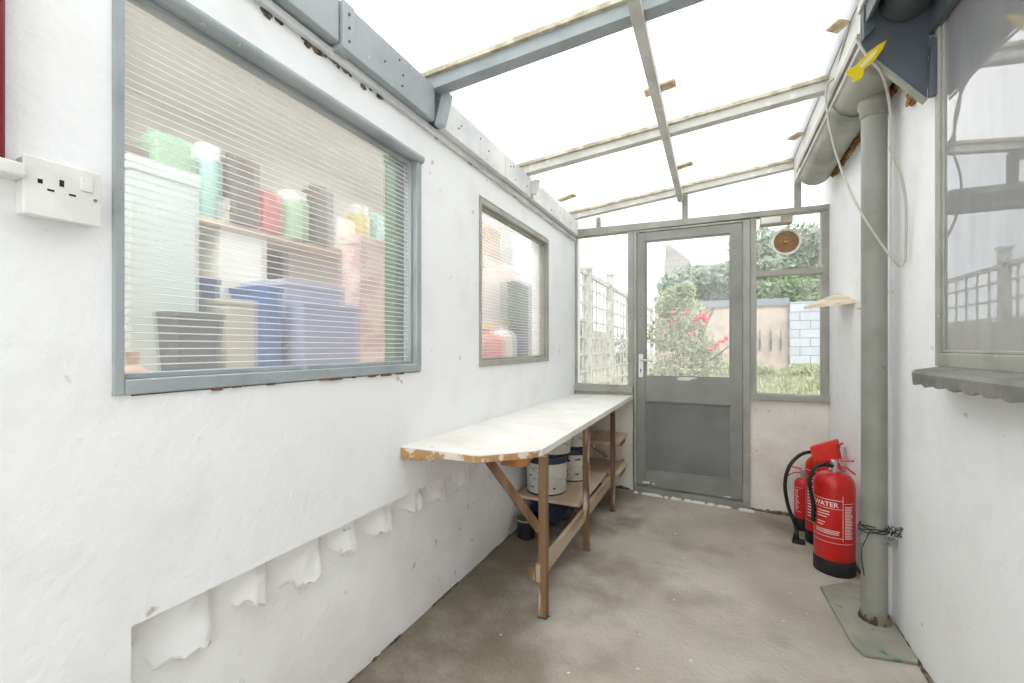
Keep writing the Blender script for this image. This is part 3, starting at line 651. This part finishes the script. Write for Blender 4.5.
# paint tubs
def tub(x, y, z, r, h, label, seed, lidm):
    o = empty('paint_tub', (x, y, z)); tag(o, label, 'bucket', 'paint tubs under the workbench')
    MB().lathe([(r*.90,0),(r*.92,.004),(r*.97,h-.03)], n=36).build('body', M['bucket'], o, smooth=50)
    MB().lathe([(r*.97,h-.042),(r*1.03,h-.04),(r*1.035,h-.01),(r*1.01,h-.002),(r*.9,h-.001)], n=36).build('lid', lidm, o, smooth=40)
    MB().lathe([(r*.905,0),(r*.93,.001),(r*.93,.010),(r*.9,.011)], n=36).build('base_rim', M['navy'], o, smooth=40)
    pts = [(r*1.0*math.cos(a), r*1.0*math.sin(a), h-.05-.09*math.sin((a+2.4)/PI*PI*.62)) for a in [(-2.4+i*.16) for i in range(20)]]
    MB().tube(pts, .0022, 6).build('handle', M['steel'], o)
    random.seed(seed); b = MB()
    for k in range(9):
        a = -PI/2+random.uniform(-.7,1.1); zz = random.uniform(.04,h-.06); wd = random.uniform(.05,.22); hh = random.uniform(.003,.012); rr = r*(.92+.05*zz/h)+.0015
        q = lambda aa, z_: (rr*math.cos(aa), rr*math.sin(aa), z_)
        n = 4
        for i in range(n): b.poly([q(a+wd*i/n,zz), q(a+wd*(i+1)/n,zz), q(a+wd*(i+1)/n,zz+hh), q(a+wd*i/n,zz+hh)])
    b.build('printed_mark', M['navy'], o, recalc=False)
tub(-.935, 2.585, .228, .128, .228, 'largest white paint tub with dark lid at the front of the shelf', 1, M['navy'])
tub(-.905, 2.61, .457, .118, .20, 'white paint tub stacked on the front tub just under the worktop', 2, M['bucket'])
tub(-.865, 2.90, .229, .11, .215, 'white paint tub standing behind the front stack on the shelf', 3, M['navy'])
tub(-.86, 2.90, .445, .105, .20, 'white paint tub topmost of the rear stack', 4, M['bucket'])
# dark bag and bottle on the floor under the bench
b = MB().blob((0,0,.10), (.12,.16,.11), 4, .5, 3, 2.5); tag(b.build('plastic_bag', M['navy'], loc=(-.95,2.72,floor_z(-.95)), smooth=80), 'dark crumpled plastic bag on the floor under the bench shelf', 'bag')
o = empty('small_pot', (-1.0, 2.42, floor_z(-1.0))); tag(o, 'small dark pot against the wall under the workbench', 'pot')
MB().lathe([(.045,0),(.05,.005),(.055,.10)], n=20).build('body', M['black'], o, smooth=40)
MB().lathe([(.055,.10),(.058,.101),(.058,.112),(.03,.113)], n=20).build('lid', M['steel'], o, smooth=40)

# litter on the floor
random.seed(17); b = MB()
for i in range(45):
    x = random.uniform(-1.0, .5); y = random.uniform(.8, 3.4); r_ = random.uniform(.001,.0045)
    b.blob((x, y, floor_z(x)+.001), (r_*1.4, r_*.8, .0015), i, .9, 1)
tag(b.build('plaster_flakes', M['plaster_back']), 'pale plaster crumbs scattered over the concrete floor', 'debris', kind='stuff')

# ================================================================ FIRE EXTINGUISHERS
def wrap_text(body, size, r, a0, z, parent, name='lettering'):
    cu = bpy.data.curves.new('t', 'FONT'); cu.body = body; cu.size = size; cu.resolution_u = 2; cu.offset = size*.02
    tmp = bpy.data.objects.new('t', cu); C.objects.link(tmp); dg = bpy.context.evaluated_depsgraph_get()
    me = bpy.data.meshes.new_from_object(tmp.evaluated_get(dg)); bpy.data.objects.remove(tmp)
    bm = bmesh.new(); bm.from_mesh(me); bmesh.ops.subdivide_edges(bm, edges=[e for e in bm.edges if e.calc_length() > size*.3], cuts=2)
    for v_ in bm.verts:
        a = a0+v_.co.x/r; v_.co = Vector((r*math.cos(a), r*math.sin(a), z+v_.co.y))
    bm.to_mesh(me); bm.free(); me.name = name; me.materials.clear(); me.materials.append(M['label_white'])
    o = bpy.data.objects.new(name, me); C.objects.link(o); o.parent = parent; return o
def arc_strip(b, r, a0, a1, z0, z1):
    if r == .0908: z0, z1 = .17+(z0-.205)*1.35, .17+(z1-.205)*1.35
    n = max(2, int(abs(a1-a0)/.08))
    for i in range(n):
        p0 = a0+(a1-a0)*i/n; p1 = a0+(a1-a0)*(i+1)/n
        b.poly([(r*math.cos(p0), r*math.sin(p0), z0), (r*math.cos(p1), r*math.sin(p1), z0), (r*math.cos(p1), r*math.sin(p1), z1), (r*math.cos(p0), r*math.sin(p0), z1)])
def extinguisher(x, y, r, h, label, face, big=True):
    o = empty('fire_extinguisher', (x, y, floor_z(x))); tag(o, label, 'fire extinguisher')
    prof = [(r*.98,.055),(r,.06),(r,h*.87)]
    for k in range(1, 9): a = k/8*PI/2*.93; prof.append((r*(.30+.70*math.cos(a)), h*.87+h*.13*math.sin(a)))
    MB().lathe(prof, n=48).build('cylinder', M['red'], o, smooth=50)
    MB().lathe([(r*1.0,0),(r*1.02,.004),(r*1.02,.07),(r*1.0,.078),(r*.9,.078)], n=48).build('base_skirt', M['black'], o, smooth=40)
    MB().lathe([(r*.26,h-.01),(r*.26,h+.012),(.017,h+.016),(.017,h+.055),(.012,h+.06)], n=20).build('valve', M['steel'], o, smooth=40)
    c, s_ = math.cos(face), math.sin(face)
    D = lambda d, z: (c*d, s_*d, h+z)
    MB().bar(D(-.02,.055), D(.085,.066), .018, .006).build('operating_lever', M['red'], o, bevel=.002)
    MB().bar(D(-.005,.035), D(.05,.028), .018, .006).bar(D(.05,.028), D(.09,-.002), .018, .006).build('carry_handle', M['red'], o, bevel=.002)
    return o
ex = extinguisher(.566, 2.83, .090, .515, 'largest red fire extinguisher, front one with printed label by the downpipe', -.25)
fa = -2.95   # label starts at the left
lb = MB(); rr = .0908
A0, A1, A2 = fa, fa+1.6, fa+2.25
for (p, q, z0, z1) in ((A0,A1,.365,.367),(A0,A1,.225,.227),(A0,A1,.333,.3345),(A1-.012,A1+.012,.215,.385),(A0-.01,A0+.012,.225,.367),(A0,A1+.6,.205,.2065),(A1,A2,.355,.3565)): arc_strip(lb, rr, p, q, z0, z1)
random.seed(6)
for k in range(6):   # illegible small print as fine rules
    z = .318-k*.0105; 
    if k in (3,): continue
    arc_strip(lb, rr, A0+.30, A0+.30+random.uniform(.35,.75), z, z+.0035)
    arc_strip(lb, rr, A0+.05, A0+.18, z, z+.004) if k % 2 == 0 else None
for k in range(3): arc_strip(lb, rr, A0+.1+random.uniform(0,.1), A1-.1-random.uniform(0,.2), .237+k*.006, .2395+k*.006)
for k in range(22): arc_strip(lb, rr, A1+.10, A1+.10+random.uniform(.35,.5), .225+k*.0056, .2278+k*.0056)
lb.build('label_print', M['label_white'], ex, recalc=False)
wrap_text('WATER', .034, rr, A0+.10, .352, ex)
wp = lambda d, z: Vector((d[0], d[1], z))
MB().tube(spline([(-.01,-.015,.545),(-.05,-.045,.556),(-.095,-.065,.535),(-.118,-.06,.47),(-.108,-.04,.40),(-.096,-.03,.33),(-.098,-.03,.25)],6), .0095, 12).build('hose', M['black'], ex, smooth=60)
ex2 = extinguisher(.586, 3.20, .090, .515, 'red fire extinguisher behind the front one wearing a red cover', -.35)
loc2 = Vector((.586,3.20,floor_z(.586)))
hp_ = [at(822,455,2.68), at(812,452,2.66), at(800,455,2.64), at(789,467,2.64), at(785,485,2.66), at(788,505,2.68), at(794,522,2.68), at(797,533,2.66)]
MB().tube(spline([p_-loc2 for p_ in hp_],6), .010, 12).build('hose', M['black'], ex2, smooth=60)
nz_ = at(796,536,2.66)-loc2
nb = MB(); nb.tube([nz_+Vector((0,0,.02)), nz_+Vector((.0,0,-.03))], [.013,.018], 12); nb.box(nz_.x-.02, nz_.x+.045, nz_.y-.015, nz_.y+.02, nz_.z-.05, nz_.z-.018); nb.box(nz_.x+.01, nz_.x+.09, nz_.y-.01, nz_.y+.02, nz_.z-.075, nz_.z-.045)
nb.build('nozzle', M['black'], ex2, bevel=.003)
# draped cover
q = [at(809,447,2.62), at(835,440,2.60), at(839,460,2.58), at(814,464,2.60)]
b = MB(); bmv = [p_-loc2 for p_ in q]; b.prism(bmv, (.03,.07,.0)); cv = b.build('cover', M['red_cloth'], ex2, bevel=.008)
MB().bar(at(833,448,2.60)-loc2, at(843,443,2.60)-loc2, .012, .006).build('pull_tag', M['red'], ex2)
lb = MB(); arc_strip(lb, .0908, -2.9, -2.0, .40, .402); arc_strip(lb, .0908, -2.9, -2.0, .18, .182)
for k in range(14): arc_strip(lb, .0908, -2.75, -2.75+random.uniform(.3,.6), .20+k*.013, .205+k*.013)
lb.build('label_print', M['label_white'], ex2, recalc=False)
ex3 = extinguisher(.513, 3.38, .050, .325, 'smallest red fire extinguisher at the back of the three', 2.9, False)
lb = MB(); arc_strip(lb, .0508, -2.9, -1.9, .27, .272); arc_strip(lb, .0508, -2.9, -1.9, .12, .122)
for k in range(10): arc_strip(lb, .0508, -2.7, -2.7+random.uniform(.3,.6), .135+k*.013, .14+k*.013)
lb.build('label_print', M['label_white'], ex3, recalc=False)

# ================================================================ ROOM BEHIND THE RIBBED WINDOWS
mb = MB(); X2 = -3.0
struct(MB().box(X2-.1,X2,-.9,3.70,0,2.5).build('wall_store', mat('store_wall', srgb(226,224,216), .8, srgb(205,205,196), 3)), 'pale inner wall of the store room behind the ribbed glass')
struct(MB().box(X2,-1.17,-.9,-.8,0,2.5).build('wall_store_front', M['plaster_back']), 'near end wall of the store room')
struct(MB().box(X2,-1.17,3.70,3.74,0,2.5).build('wall_store_end', mat('pale_blue_wall', srgb(214,224,232), .8)), 'far end wall of the store room')
struct(MB().box(X2,-1.17,-.9,3.70,2.5,2.55).build('ceiling_store', M['plaster']), 'white ceiling of the store room')
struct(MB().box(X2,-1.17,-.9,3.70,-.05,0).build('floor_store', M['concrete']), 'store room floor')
def add_store_fill(y):
    ld = bpy.data.lights.new('store_fill', 'AREA'); ld.energy = 17; ld.size = .55; ld.color = (1,.98,.94)
    lo = bpy.data.objects.new('store_fill', ld); C.objects.link(lo); lo.location = (-1.5, y, 2.47)
add_store_fill(.5); add_store_fill(2.9)  # unseen area lights added to brighten the room behind the ribbed glass
o = empty('worktop', (-1.9, 2.0, 0)); tag(o, 'pale worktop inside the store room under the ribbed windows', 'worktop')
MB().box(-.6,.70,-2.3,1.68,.885,.92).build('top', M['ply'], o)
MB().box(-.55,.6,-2.3,1.68,0.0,.885).build('base', M['plaster_back'], o)
SX = -1.72
def through(x0, x1, y0, y1, X=SX, dx=.22):
    a = onx(x0, y1, X); b2 = onx(x1, y0, X); return a.y, b2.y, a.z, b2.z
def item(name, label, cat, box, X, dx, mt, lidm=None, seed=0, kind='box'):
    y0 = onx(box[0], box[3], X).y; y1 = onx(box[1], box[3], X).y; xm = (box[0]+box[1])/2
    z1 = onx(xm, box[1+1], X).z; z0 = max(.921, onx(xm, box[3], X).z) if box[4] is None else box[4]
    if box[4] is None: z0 = .921
    w_, h_ = y1-y0, z1-z0
    o = empty(name, (X-dx/2, (y0+y1)/2, z0)); tag(o, label, cat)
    if kind == 'box':
        MB().box(-dx/2,dx/2,-w_/2,w_/2,0,h_*.94).build('body', mt, o, bevel=.006)
        MB().box(-dx/2-.003,dx/2+.003,-w_/2-.003,w_/2+.003,h_*.94,h_).build('lid', lidm or mt, o, bevel=.003)
    else:
        r_ = w_/2; MB().lathe([(r_*.9,0),(r_,.01),(r_,h_*.62),(r_*.85,h_*.72),(r_*.35,h_*.80),(r_*.35,h_*.88)], n=24).build('body', mt, o, smooth=40)
        MB().lathe([(r_*.42,h_*.87),(r_*.42,h_),(r_*.3,h_)], n=16).build('cap', lidm or mt, o)
    return o
def cm(name, r, g, b, r2=None): return mat(name, srgb(r,g,b), .5, srgb(*r2) if r2 else None, 12, (.5,.55))
item('storage_locker', 'tall pale grey blue locker behind the near end of the big ribbed window', 'locker', (126,196,165,0,None), -1.62, .3, cm('pale_blue_grey', 206,218,218))
item('plant_pot', 'mossy terracotta pot low behind the near corner of the big ribbed window', 'pot', (128,160,352,0,None), -1.30, .12, cm('terracotta', 196,160,140, (120,130,100)), kind='jar')
tubo = item('storage_tub', 'dark grey tub behind the big ribbed window', 'tub', (176,222,312,0,None), -1.5, .2, cm('dark_tub', 70,74,72), cm('tub_rim', 96,100,96))
for ch_ in tubo.children:
    for v_ in ch_.data.vertices:
        k_ = .72+.28*min(1, max(0, v_.co.z/.28)); v_.co.x *= k_; v_.co.y *= k_
item('cardboard_box', 'beige box standing behind the dark tub in the store room', 'box', (222,262,300,0,None), -1.60, .2, cm('beige_card', 196,192,176))
item('paper_roll_stand', 'white upright carton behind the beige box in the store room', 'carton', (215,262,205,0,None), -1.9, .2, cm('white_card', 232,232,226))
item('file_box', 'navy upright file box between tub and lilac crate', 'file box', (198,216,278,0,None), -1.72, .2, cm('navy_card', 50,66,110))
item('file_box', 'bright blue upright file box in the middle of the big ribbed window', 'file box', (263,279,286,0,None), -1.55, .22, cm('bright_blue', 58,96,164))
item('storage_crate', 'lilac grey crate right of the bright blue file box', 'crate', (281,350,284,0,None), -1.62, .3, cm('lilac_grey', 168,170,198), cm('lilac_lid', 182,184,204))
item('storage_crate', 'blue crate in front of the lilac grey crate', 'crate', (300,356,304,0,None), -1.50, .10, cm('mid_blue', 146,152,190))
item('display_board', 'large pale pink board leaning in the store room', 'board', (282,365,212,0,None), -2.05, .04, cm('pale_pink_board', 214,200,206, (196,206,196)))
item('glass_jar', 'pink and cream jar behind the right part of the big ribbed window', 'jar', (356,392,240,0,None), -1.52, .12, cm('pink_pattern', 224,204,194, (204,170,168)))
item('reveal_reflection_strip', 'dark green strip added for the reveal reflection at the right edge of the big ribbed window', 'panel', (395,404,150,0,None), -1.13, .06, cm('deep_green', 62,104,66))  # coloured strip put in for the green reflection in the reveal
# upper shelf with many small coloured things
o = empty('wall_rack', (-2.0, 1.9, 1.62)); tag(o, 'open rack shelf above the worktop in the store room', 'shelf')
MB().box(-.25,.12,-1.7,1.6,-.02,0).build('board', M['ply'], o); MB().box(-.25,-.22,-1.7,1.6,-.2,-.02).build('support', M['wood'], o)
cols = [('red',190,104,104),('green',128,160,130),('yellow',226,208,130),('teal',150,190,182),('cream',230,222,190),('dark brown',104,94,84),('purple',130,110,150),('olive',110,120,84),('orange',226,150,70),('white',235,235,230),('pale green',170,200,160)]
random.seed(14); y = .55; k = 0
seq = ['dark brown','olive','dark brown','green','teal','dark brown','red','pale green','dark brown','white','yellow','teal','orange','yellow','cream','olive','green','purple']
for k, cn in enumerate(seq):
    c_ = [c for c in cols if c[0] == cn][0]; wd = random.uniform(.10,.17); h_ = random.uniform(.16,.36)
    key = 'c_'+cn
    if key not in M: M[key] = mat(cn.replace(' ','_')+'_packaging', srgb(*c_[1:]), .5)
    kd = 'jar' if k % 3 == 1 else 'packet'
    lab = '%s %s, %s in the row on the store rack' % (cn, kd, ['first','second','third','fourth','fifth','sixth','seventh','eighth','ninth','tenth','eleventh','twelfth','thirteenth','fourteenth','fifteenth','sixteenth','seventeenth','last'][k])
    q = empty('jar' if k % 3 == 1 else 'packet', (-1.93, y+wd/2, 1.621)); tag(q, lab, 'jar' if k % 3 == 1 else 'packet', 'packets and jars on the store room rack')
    if k % 3 == 1:
        MB().lathe([(wd*.42,0),(wd*.45,.01),(wd*.45,h_*.8)], n=20).build('body', M[key], q, smooth=40); MB().lathe([(wd*.38,h_*.8),(wd*.38,h_)], n=20).build('cap', M['white_plastic'], q, smooth=40)
    else:
        MB().box(-.06,.06,-wd/2+.004,wd/2-.004,0,h_*.9).build('body', M[key], q, bevel=.01); MB().bar((0,-wd/2+.01,h_*.92),(0,wd/2-.01,h_*.95),.02,h_*.1).build('fold', M[key], q)
    y += wd+.008
# behind the small window
def low(name, lab, cat, px0, px1, ptop, X, col, kind, col2=None): return item(name, lab, cat, (px0,px1,ptop,0,None), X, .1, cm(name+'_col%d' % px0, *col), cm(name+'_top%d' % px0, *(col2 or col)), kind=kind)
low('cleaning_bottle','orange red bottle low behind the small ribbed window','bottle',487,503,322,-1.26,(226,96,66),'jar',(240,200,90))
low('cleaning_bottle','cream bottle with yellow cap behind the small ribbed window','bottle',480,487,312,-1.22,(238,226,190),'jar',(236,208,80))
low('spray_bottle','white bottle with tan cap right of the orange red bottle','bottle',505,516,318,-1.26,(236,232,226),'jar',(196,160,110))
low('purple_bottle','dark purple bottle at the right of the small ribbed window','bottle',518,528,325,-1.26,(96,84,120),'jar')
low('cardboard_box','pink cream box stacked high behind the small ribbed window','box',484,520,262,-1.5,(226,208,200),'box')
low('green_container','dark olive container behind the right half of the small ribbed window','container',520,545,285,-1.3,(104,118,98),'box')
low('brown_carton','brown carton topping the view through the small ribbed window','carton',490,512,225,-1.62,(150,128,108),'box')

# ================================================================ GARDEN
GZ = .45
G = {}
G['grass'] = mat('dry_grass_soil', srgb(176,170,152), .9, srgb(150,154,122), 3, (.4,.6), bump=.5, bscale=10)
G['leaf'] = mat('green_leaves', srgb(124,146,96), .6, srgb(86,110,68), 4)
G['leaf_pale'] = mat('pale_green_leaves', srgb(160,164,122), .6, srgb(128,138,92), 4)
G['leaf_grey'] = mat('grey_green_leaves', srgb(140,152,130), .6, srgb(104,120,96), 4)
G['white_wood'] = mat('white_painted_slats', srgb(196,192,186), .6, srgb(164,156,146), 14, (.5,.6))
G['pink'] = mat('pinkish_render', srgb(190,174,164), .85, srgb(172,156,146), 3, bump=.3, bscale=12)
G['coping'] = mat('grey_coping', srgb(126,132,138), .7)
G['petal'] = mat('pink_red_petals', srgb(220,64,84), .5, srgb(236,110,120), 30)
G['bark'] = mat('brown_bark', srgb(120,96,76), .9)
def brick(name, c1, c2, cmortar, sx, bw, bh):
    m = bpy.data.materials.new(name); m.use_nodes = True; nt = m.node_tree; N = nt.nodes; p = N['Principled BSDF']; p.inputs['Roughness'].default_value = .85
    tc = N.new('ShaderNodeTexCoord'); se = N.new('ShaderNodeSeparateXYZ'); co = N.new('ShaderNodeCombineXYZ'); br = N.new('ShaderNodeTexBrick')
    nt.links.new(tc.outputs['Object'], se.inputs[0]); nt.links.new(se.outputs['X'], co.inputs['X']); nt.links.new(se.outputs['Z'], co.inputs['Y']); nt.links.new(co.outputs[0], br.inputs['Vector'])
    br.inputs['Color1'].default_value = c1; br.inputs['Color2'].default_value = c2; br.inputs['Mortar'].default_value = cmortar; br.inputs['Scale'].default_value = 1
    br.inputs['Brick Width'].default_value = bw; br.inputs['Row Height'].default_value = bh; br.inputs['Mortar Size'].default_value = .012 if bh > .1 else .008
    nt.links.new(br.outputs['Color'], p.inputs['Base Color']); return m
G['block'] = brick('white_blockwork', srgb(188,192,200), srgb(174,179,188), srgb(132,138,146), 1, .45, .22)
G['brick'] = brick('grey_brown_brick', srgb(158,150,146), srgb(138,130,126), srgb(180,176,172), 1, .45, .16)
struct(MB().box(-12,14,3.73,60,GZ-.4,GZ).build('garden_ground', G['grass']), 'pale grassy ground of the garden')
struct(MB().box(-3.1,-1.17,3.742,3.79,.0,2.5).build('wall_outer', M['plaster']), 'outer end of the store room')
def leaves(b, c, r, n, size, seed):
    random.seed(seed)
    for i in range(n):
        while True:
            d_ = Vector((random.uniform(-1,1), random.uniform(-1,1), random.uniform(-1,1)))
            if .2 < d_.length < 1: break
        p = Vector((c[0]+d_.x*r[0], c[1]+d_.y*r[1], c[2]+d_.z*r[2])); u = Vector((random.gauss(0,1),random.gauss(0,1),random.gauss(0,1))).normalized(); v_ = u.orthogonal().normalized()
        s_ = size*random.uniform(.6,1.3); b.poly([p-u*s_, p+v_*s_*.45, p+u*s_, p-v_*s_*.45])
# back wall of the garden
ya = 13.5
def gx(px, y): return ony(px, 347, y).x
def gz(px, py, y): return ony(px, py, y).z
x0, x1, x2 = gx(655,ya), gx(789,ya), gx(850,ya)
zt = gz(740,302,ya)
o = empty('garden_wall', ((x0+x1)/2, ya, GZ)); tag(o, 'pinkish rendered garden wall with grey coping seen through the door glass', 'wall')
MB().box(-(x1-x0)/2,(x1-x0)/2,0,.2,0,zt-GZ-.12).build('wall_face', G['pink'], o)
MB().box(-(x1-x0)/2,(x1-x0)/2,-.05,.25,zt-GZ-.12,zt-GZ+.06).build('coping', G['coping'], o)
z2 = gz(800,302,ya)
o = empty('block_wall', (x1, ya-.1, GZ)); tag(o, 'white painted blockwork wall seen through the right garden window', 'wall')
MB().box(0,(x2-x1)+6,0,.2,0,z2-GZ).build('wall_face', G['block'], o)
for k, px in enumerate((760,771,781)):
    p0 = ony(px, 330, ya-.06); o = empty('hanging_ornament', p0); tag(o, ['left','middle','right'][k]+' of three slim dark ornaments hanging on the pink garden wall', 'ornament', 'ornaments on the pink garden wall')
    MB().tube([(0,0,0),(0,0,-.2)], .012, 6).tube([(0,0,-.2),(0,0,-.3),(0,0,-.55)], [.012,.03,.012], 8).build('rod', M['dark_gutter'], o)
def tree(px, y, w_, ztop_, zbot, mt, lab, n, size, seed, name='garden_tree'):
    x = gx(px, y); o = empty(name, (x, y, GZ)); tag(o, lab, 'tree' if name == 'garden_tree' else 'shrub')
    b = MB(); random.seed(seed); rz = (ztop_-zbot)/2
    for k in range(9):
        cx = random.uniform(-w_/2, w_/2)*.75; cz = zbot-GZ+rz+random.uniform(-rz*.5,rz*.45); leaves(b, (cx, random.uniform(-.4,.4), cz), (w_*.22, w_*.2, rz*.55), n//9, size, seed*20+k)
    b.build('foliage', mt, o, recalc=False)
    MB().tube([(0,0,0),(.05,0,(zbot-GZ)*.6),(0,0,zbot-GZ+rz)], [w_*.03,w_*.025,w_*.012], 8).build('trunk', G['bark'], o)
yt = 16
tree(712, yt, 3.0, gz(712,258,yt), gz(712,318,yt), G['leaf_grey'], 'grey green tree above the pink garden wall seen through the door', 5000, .10, 1)
tree(745, yt, 2.4, gz(745,258,yt), gz(745,318,yt), G['leaf_grey'], 'grey green tree hidden partly behind the right door stile', 3000, .10, 2)
tree(772, yt-1, 2.2, gz(772,278,yt), gz(772,315,yt), G['leaf'], 'dense green bush over the wall in the right garden window', 4500, .09, 3)
tree(808, yt-1, 2.4, gz(808,280,yt), gz(808,318,yt), G['leaf'], 'green bush overhanging the white blockwork wall', 4500, .09, 4)
tree(775, 24, 5.5, gz(775,222,24), gz(775,290,24), G['leaf_grey'], 'hazy tall tree behind the round vent', 5000, .14, 5)
tree(815, 24, 4, gz(815,225,24), gz(815,290,24), G['leaf_grey'], 'hazy tall tree at the right edge of the garden', 4000, .14, 6)
# brick house in the distance
yh = 26; o = empty('brick_house', (gx(664,yh), yh, GZ)); tag(o, 'distant brick house gable seen at the top left of the door glass', 'house')
zt_ = gz(664,246,yh)-GZ; wd = gx(690,yh)-gx(664,yh)
MB().box(0,wd,0,4,0,zt_-.9).build('wall_face', G['brick'], o)
MB().prism([(0,0,zt_-.9),(wd,0,zt_-.9),(wd*.35,0,zt_-.1)], (0,4,0)).build('gable', G['brick'], o)
MB().box(.05,.35,.2,1,zt_-.9,zt_+.1).build('chimney', G['brick'], o)
zr = gz(700,262,yh)-GZ; MB().box(wd,gx(735,yh)-gx(664,yh),1,5,0,zr).build('side_wall', G['brick'], o)
# white trellis fence on the left of the garden
XF = -1.35; ftop = 2.0
posts = [3.95, 5.15, 6.35, 7.9, 9.4, 10.9]
for k in range(len(posts)-1):
    y0, y1 = posts[k]+.04, posts[k+1]-.04; o = empty('trellis_panel', (XF, y0, GZ)); L = y1-y0; H = ftop-GZ-.03
    tag(o, ['nearest white trellis panel through the tall left window','second white trellis panel in the tall left window','third white trellis panel just past the capped post','fourth trellis panel seen in the door glass','farthest white trellis panel beside the rose bush'][k], 'trellis', 'white trellis panels along the garden')
    MB().box(-.02,.02,0,L,H-.05,H).box(-.02,.02,0,L,.0,.05).box(-.02,.02,0,.04,0,H).box(-.02,.02,L-.04,L,0,H).build('frame', G['white_wood'], o)
    b = MB(); n = 6
    for i in range(1, n): b.box(-.006,.006,L*i/n-.015,L*i/n+.015,.05,H-.05)
    for j in range(1, 8): b.box(.006,.014,.04,L-.04,H*j/8-.013,H*j/8+.013)
    b.build('lattice', G['white_wood'], o)
for k, y in enumerate(posts):
    o = empty('fence_post', (XF, y, GZ)); tag(o, ['first','second','third','fourth','fifth','sixth'][k]+' white trellis post counted from the lean-to', 'post', 'white trellis posts')
    h = 1.66 if k == 2 else 1.55
    MB().box(-.04,.04,-.04,.04,0,h).build('post', G['white_wood'], o); MB().box(-.055,.055,-.055,.055,h,h+.03).build('cap', G['white_wood'], o)
# climbing plants behind the trellis
def climber(y, zc, r, n, mt, lab, seed):
    o = empty('climbing_plant', (XF-.25, y, GZ)); tag(o, lab, 'plant')
    b = MB(); leaves(b, (0,0,zc-GZ), r, n, .035, seed); b.build('foliage', mt, o, recalc=False)
    MB().tube([(0,0,0),(.02,.05,(zc-GZ)*.5),(0,0,zc-GZ)], .012, 6).build('stem', G['bark'], o)
climber(5.6, 1.25, (.15,.5,.22), 500, G['leaf_pale'], 'yellow green climber behind the tall left window trellis', 51)
climber(4.8, .95, (.15,.5,.3), 250, G['leaf_grey'], 'sparse grey green climber low on the nearest trellis', 52)
climber(8.6, 1.0, (.15,.7,.4), 400, G['leaf_grey'], 'sparse climber on the farther trellis', 53)
# pale neighbouring wall behind trellis
struct(MB().box(-3.2,-3.0,5.2,14,GZ,1.55).build('wall_side', mat('pale_garden_wall', srgb(190,182,172), .9, srgb(158,148,138), 2, bump=.4, bscale=8)), 'low pale boundary wall behind the trellis')
# rose bush
yr = 6.8; c_ = gx(686, yr); o = empty('rose_bush', (c_, yr, GZ)); tag(o, 'large pale green rose bush with pink red blooms seen through the door', 'shrub')
b = MB(); pts = [(-.20,1.28,.22),(.0,1.10,.25),(-.28,.85,.25),(.1,.75,.25),(-.1,.45,.3),(.28,.45,.22),(-.25,.2,.25),(.15,.15,.3),(.0,1.45,.12)]
for k, (x, z, r_) in enumerate(pts): leaves(b, (x,0,z), (r_*1.1,r_,r_*1.1), 800, .030, 70+k)
b.build('foliage', G['leaf_pale'], o, recalc=False)
random.seed(5)
for k in range(7): MB().tube(spline([(random.uniform(-.1,.1),0,0),(random.uniform(-.2,.2),random.uniform(-.1,.1),.6),(random.uniform(-.35,.4),random.uniform(-.1,.1),1.2)],4), .008, 6).build('stem', G['bark'], o)
MB().tube(spline([(.1,-.1,.25),(.35,-.15,.5),(.62,-.2,.72)],5), .01, 6).build('stem', G['bark'], o)
fl = [(703,316,1.5),(698,319,1.1),(706,320,1.0),(686,312,.9),(691,335,.8),(672,322,.5),(673,312,.5),(722,342,1.0),(716,345,1.1),(709,350,.9),(726,338,.7),(665,330,.4),(697,328,.5)]
for k, (px, py, s_) in enumerate(fl):
    p = ony(px, py, yr-.25)-Vector((c_,yr,GZ)); b = MB()
    for j in range(5): b.blob((p.x+random.uniform(-.02,.02), p.y+random.uniform(-.02,.02), p.z+random.uniform(-.02,.02)), (.030*s_,.030*s_,.022*s_), j+k, .5, 1)
    b.build('flower', G['petal'], o)
# grass tufts
random.seed(77); b = MB()
for i in range(2500):
    y = random.uniform(6.5, 13.3); x = random.uniform(gx(650,y), gx(830,y)); h = random.uniform(.03,.14); a = random.uniform(0, PI); d_ = Vector((math.cos(a), math.sin(a), 0))*.02
    p = Vector((x, y, GZ)); b.poly([p-d_, p+d_, p+Vector((random.uniform(-.04,.04), random.uniform(-.04,.04), h))])
tag(b.build('grass', G['leaf_pale'], recalc=False), 'short pale grass in the garden beyond the door', 'grass', kind='stuff')
tree(748, 11, 1.2, GZ+.35, GZ+.02, G['leaf_pale'], 'low pale green weeds at the foot of the pink wall', 1200, .04, 9, 'low_shrub')
tree(800, 12, 1.4, GZ+.30, GZ+.02, G['leaf_pale'], 'low green weeds at the foot of the white blockwork', 1200, .04, 10, 'low_shrub')
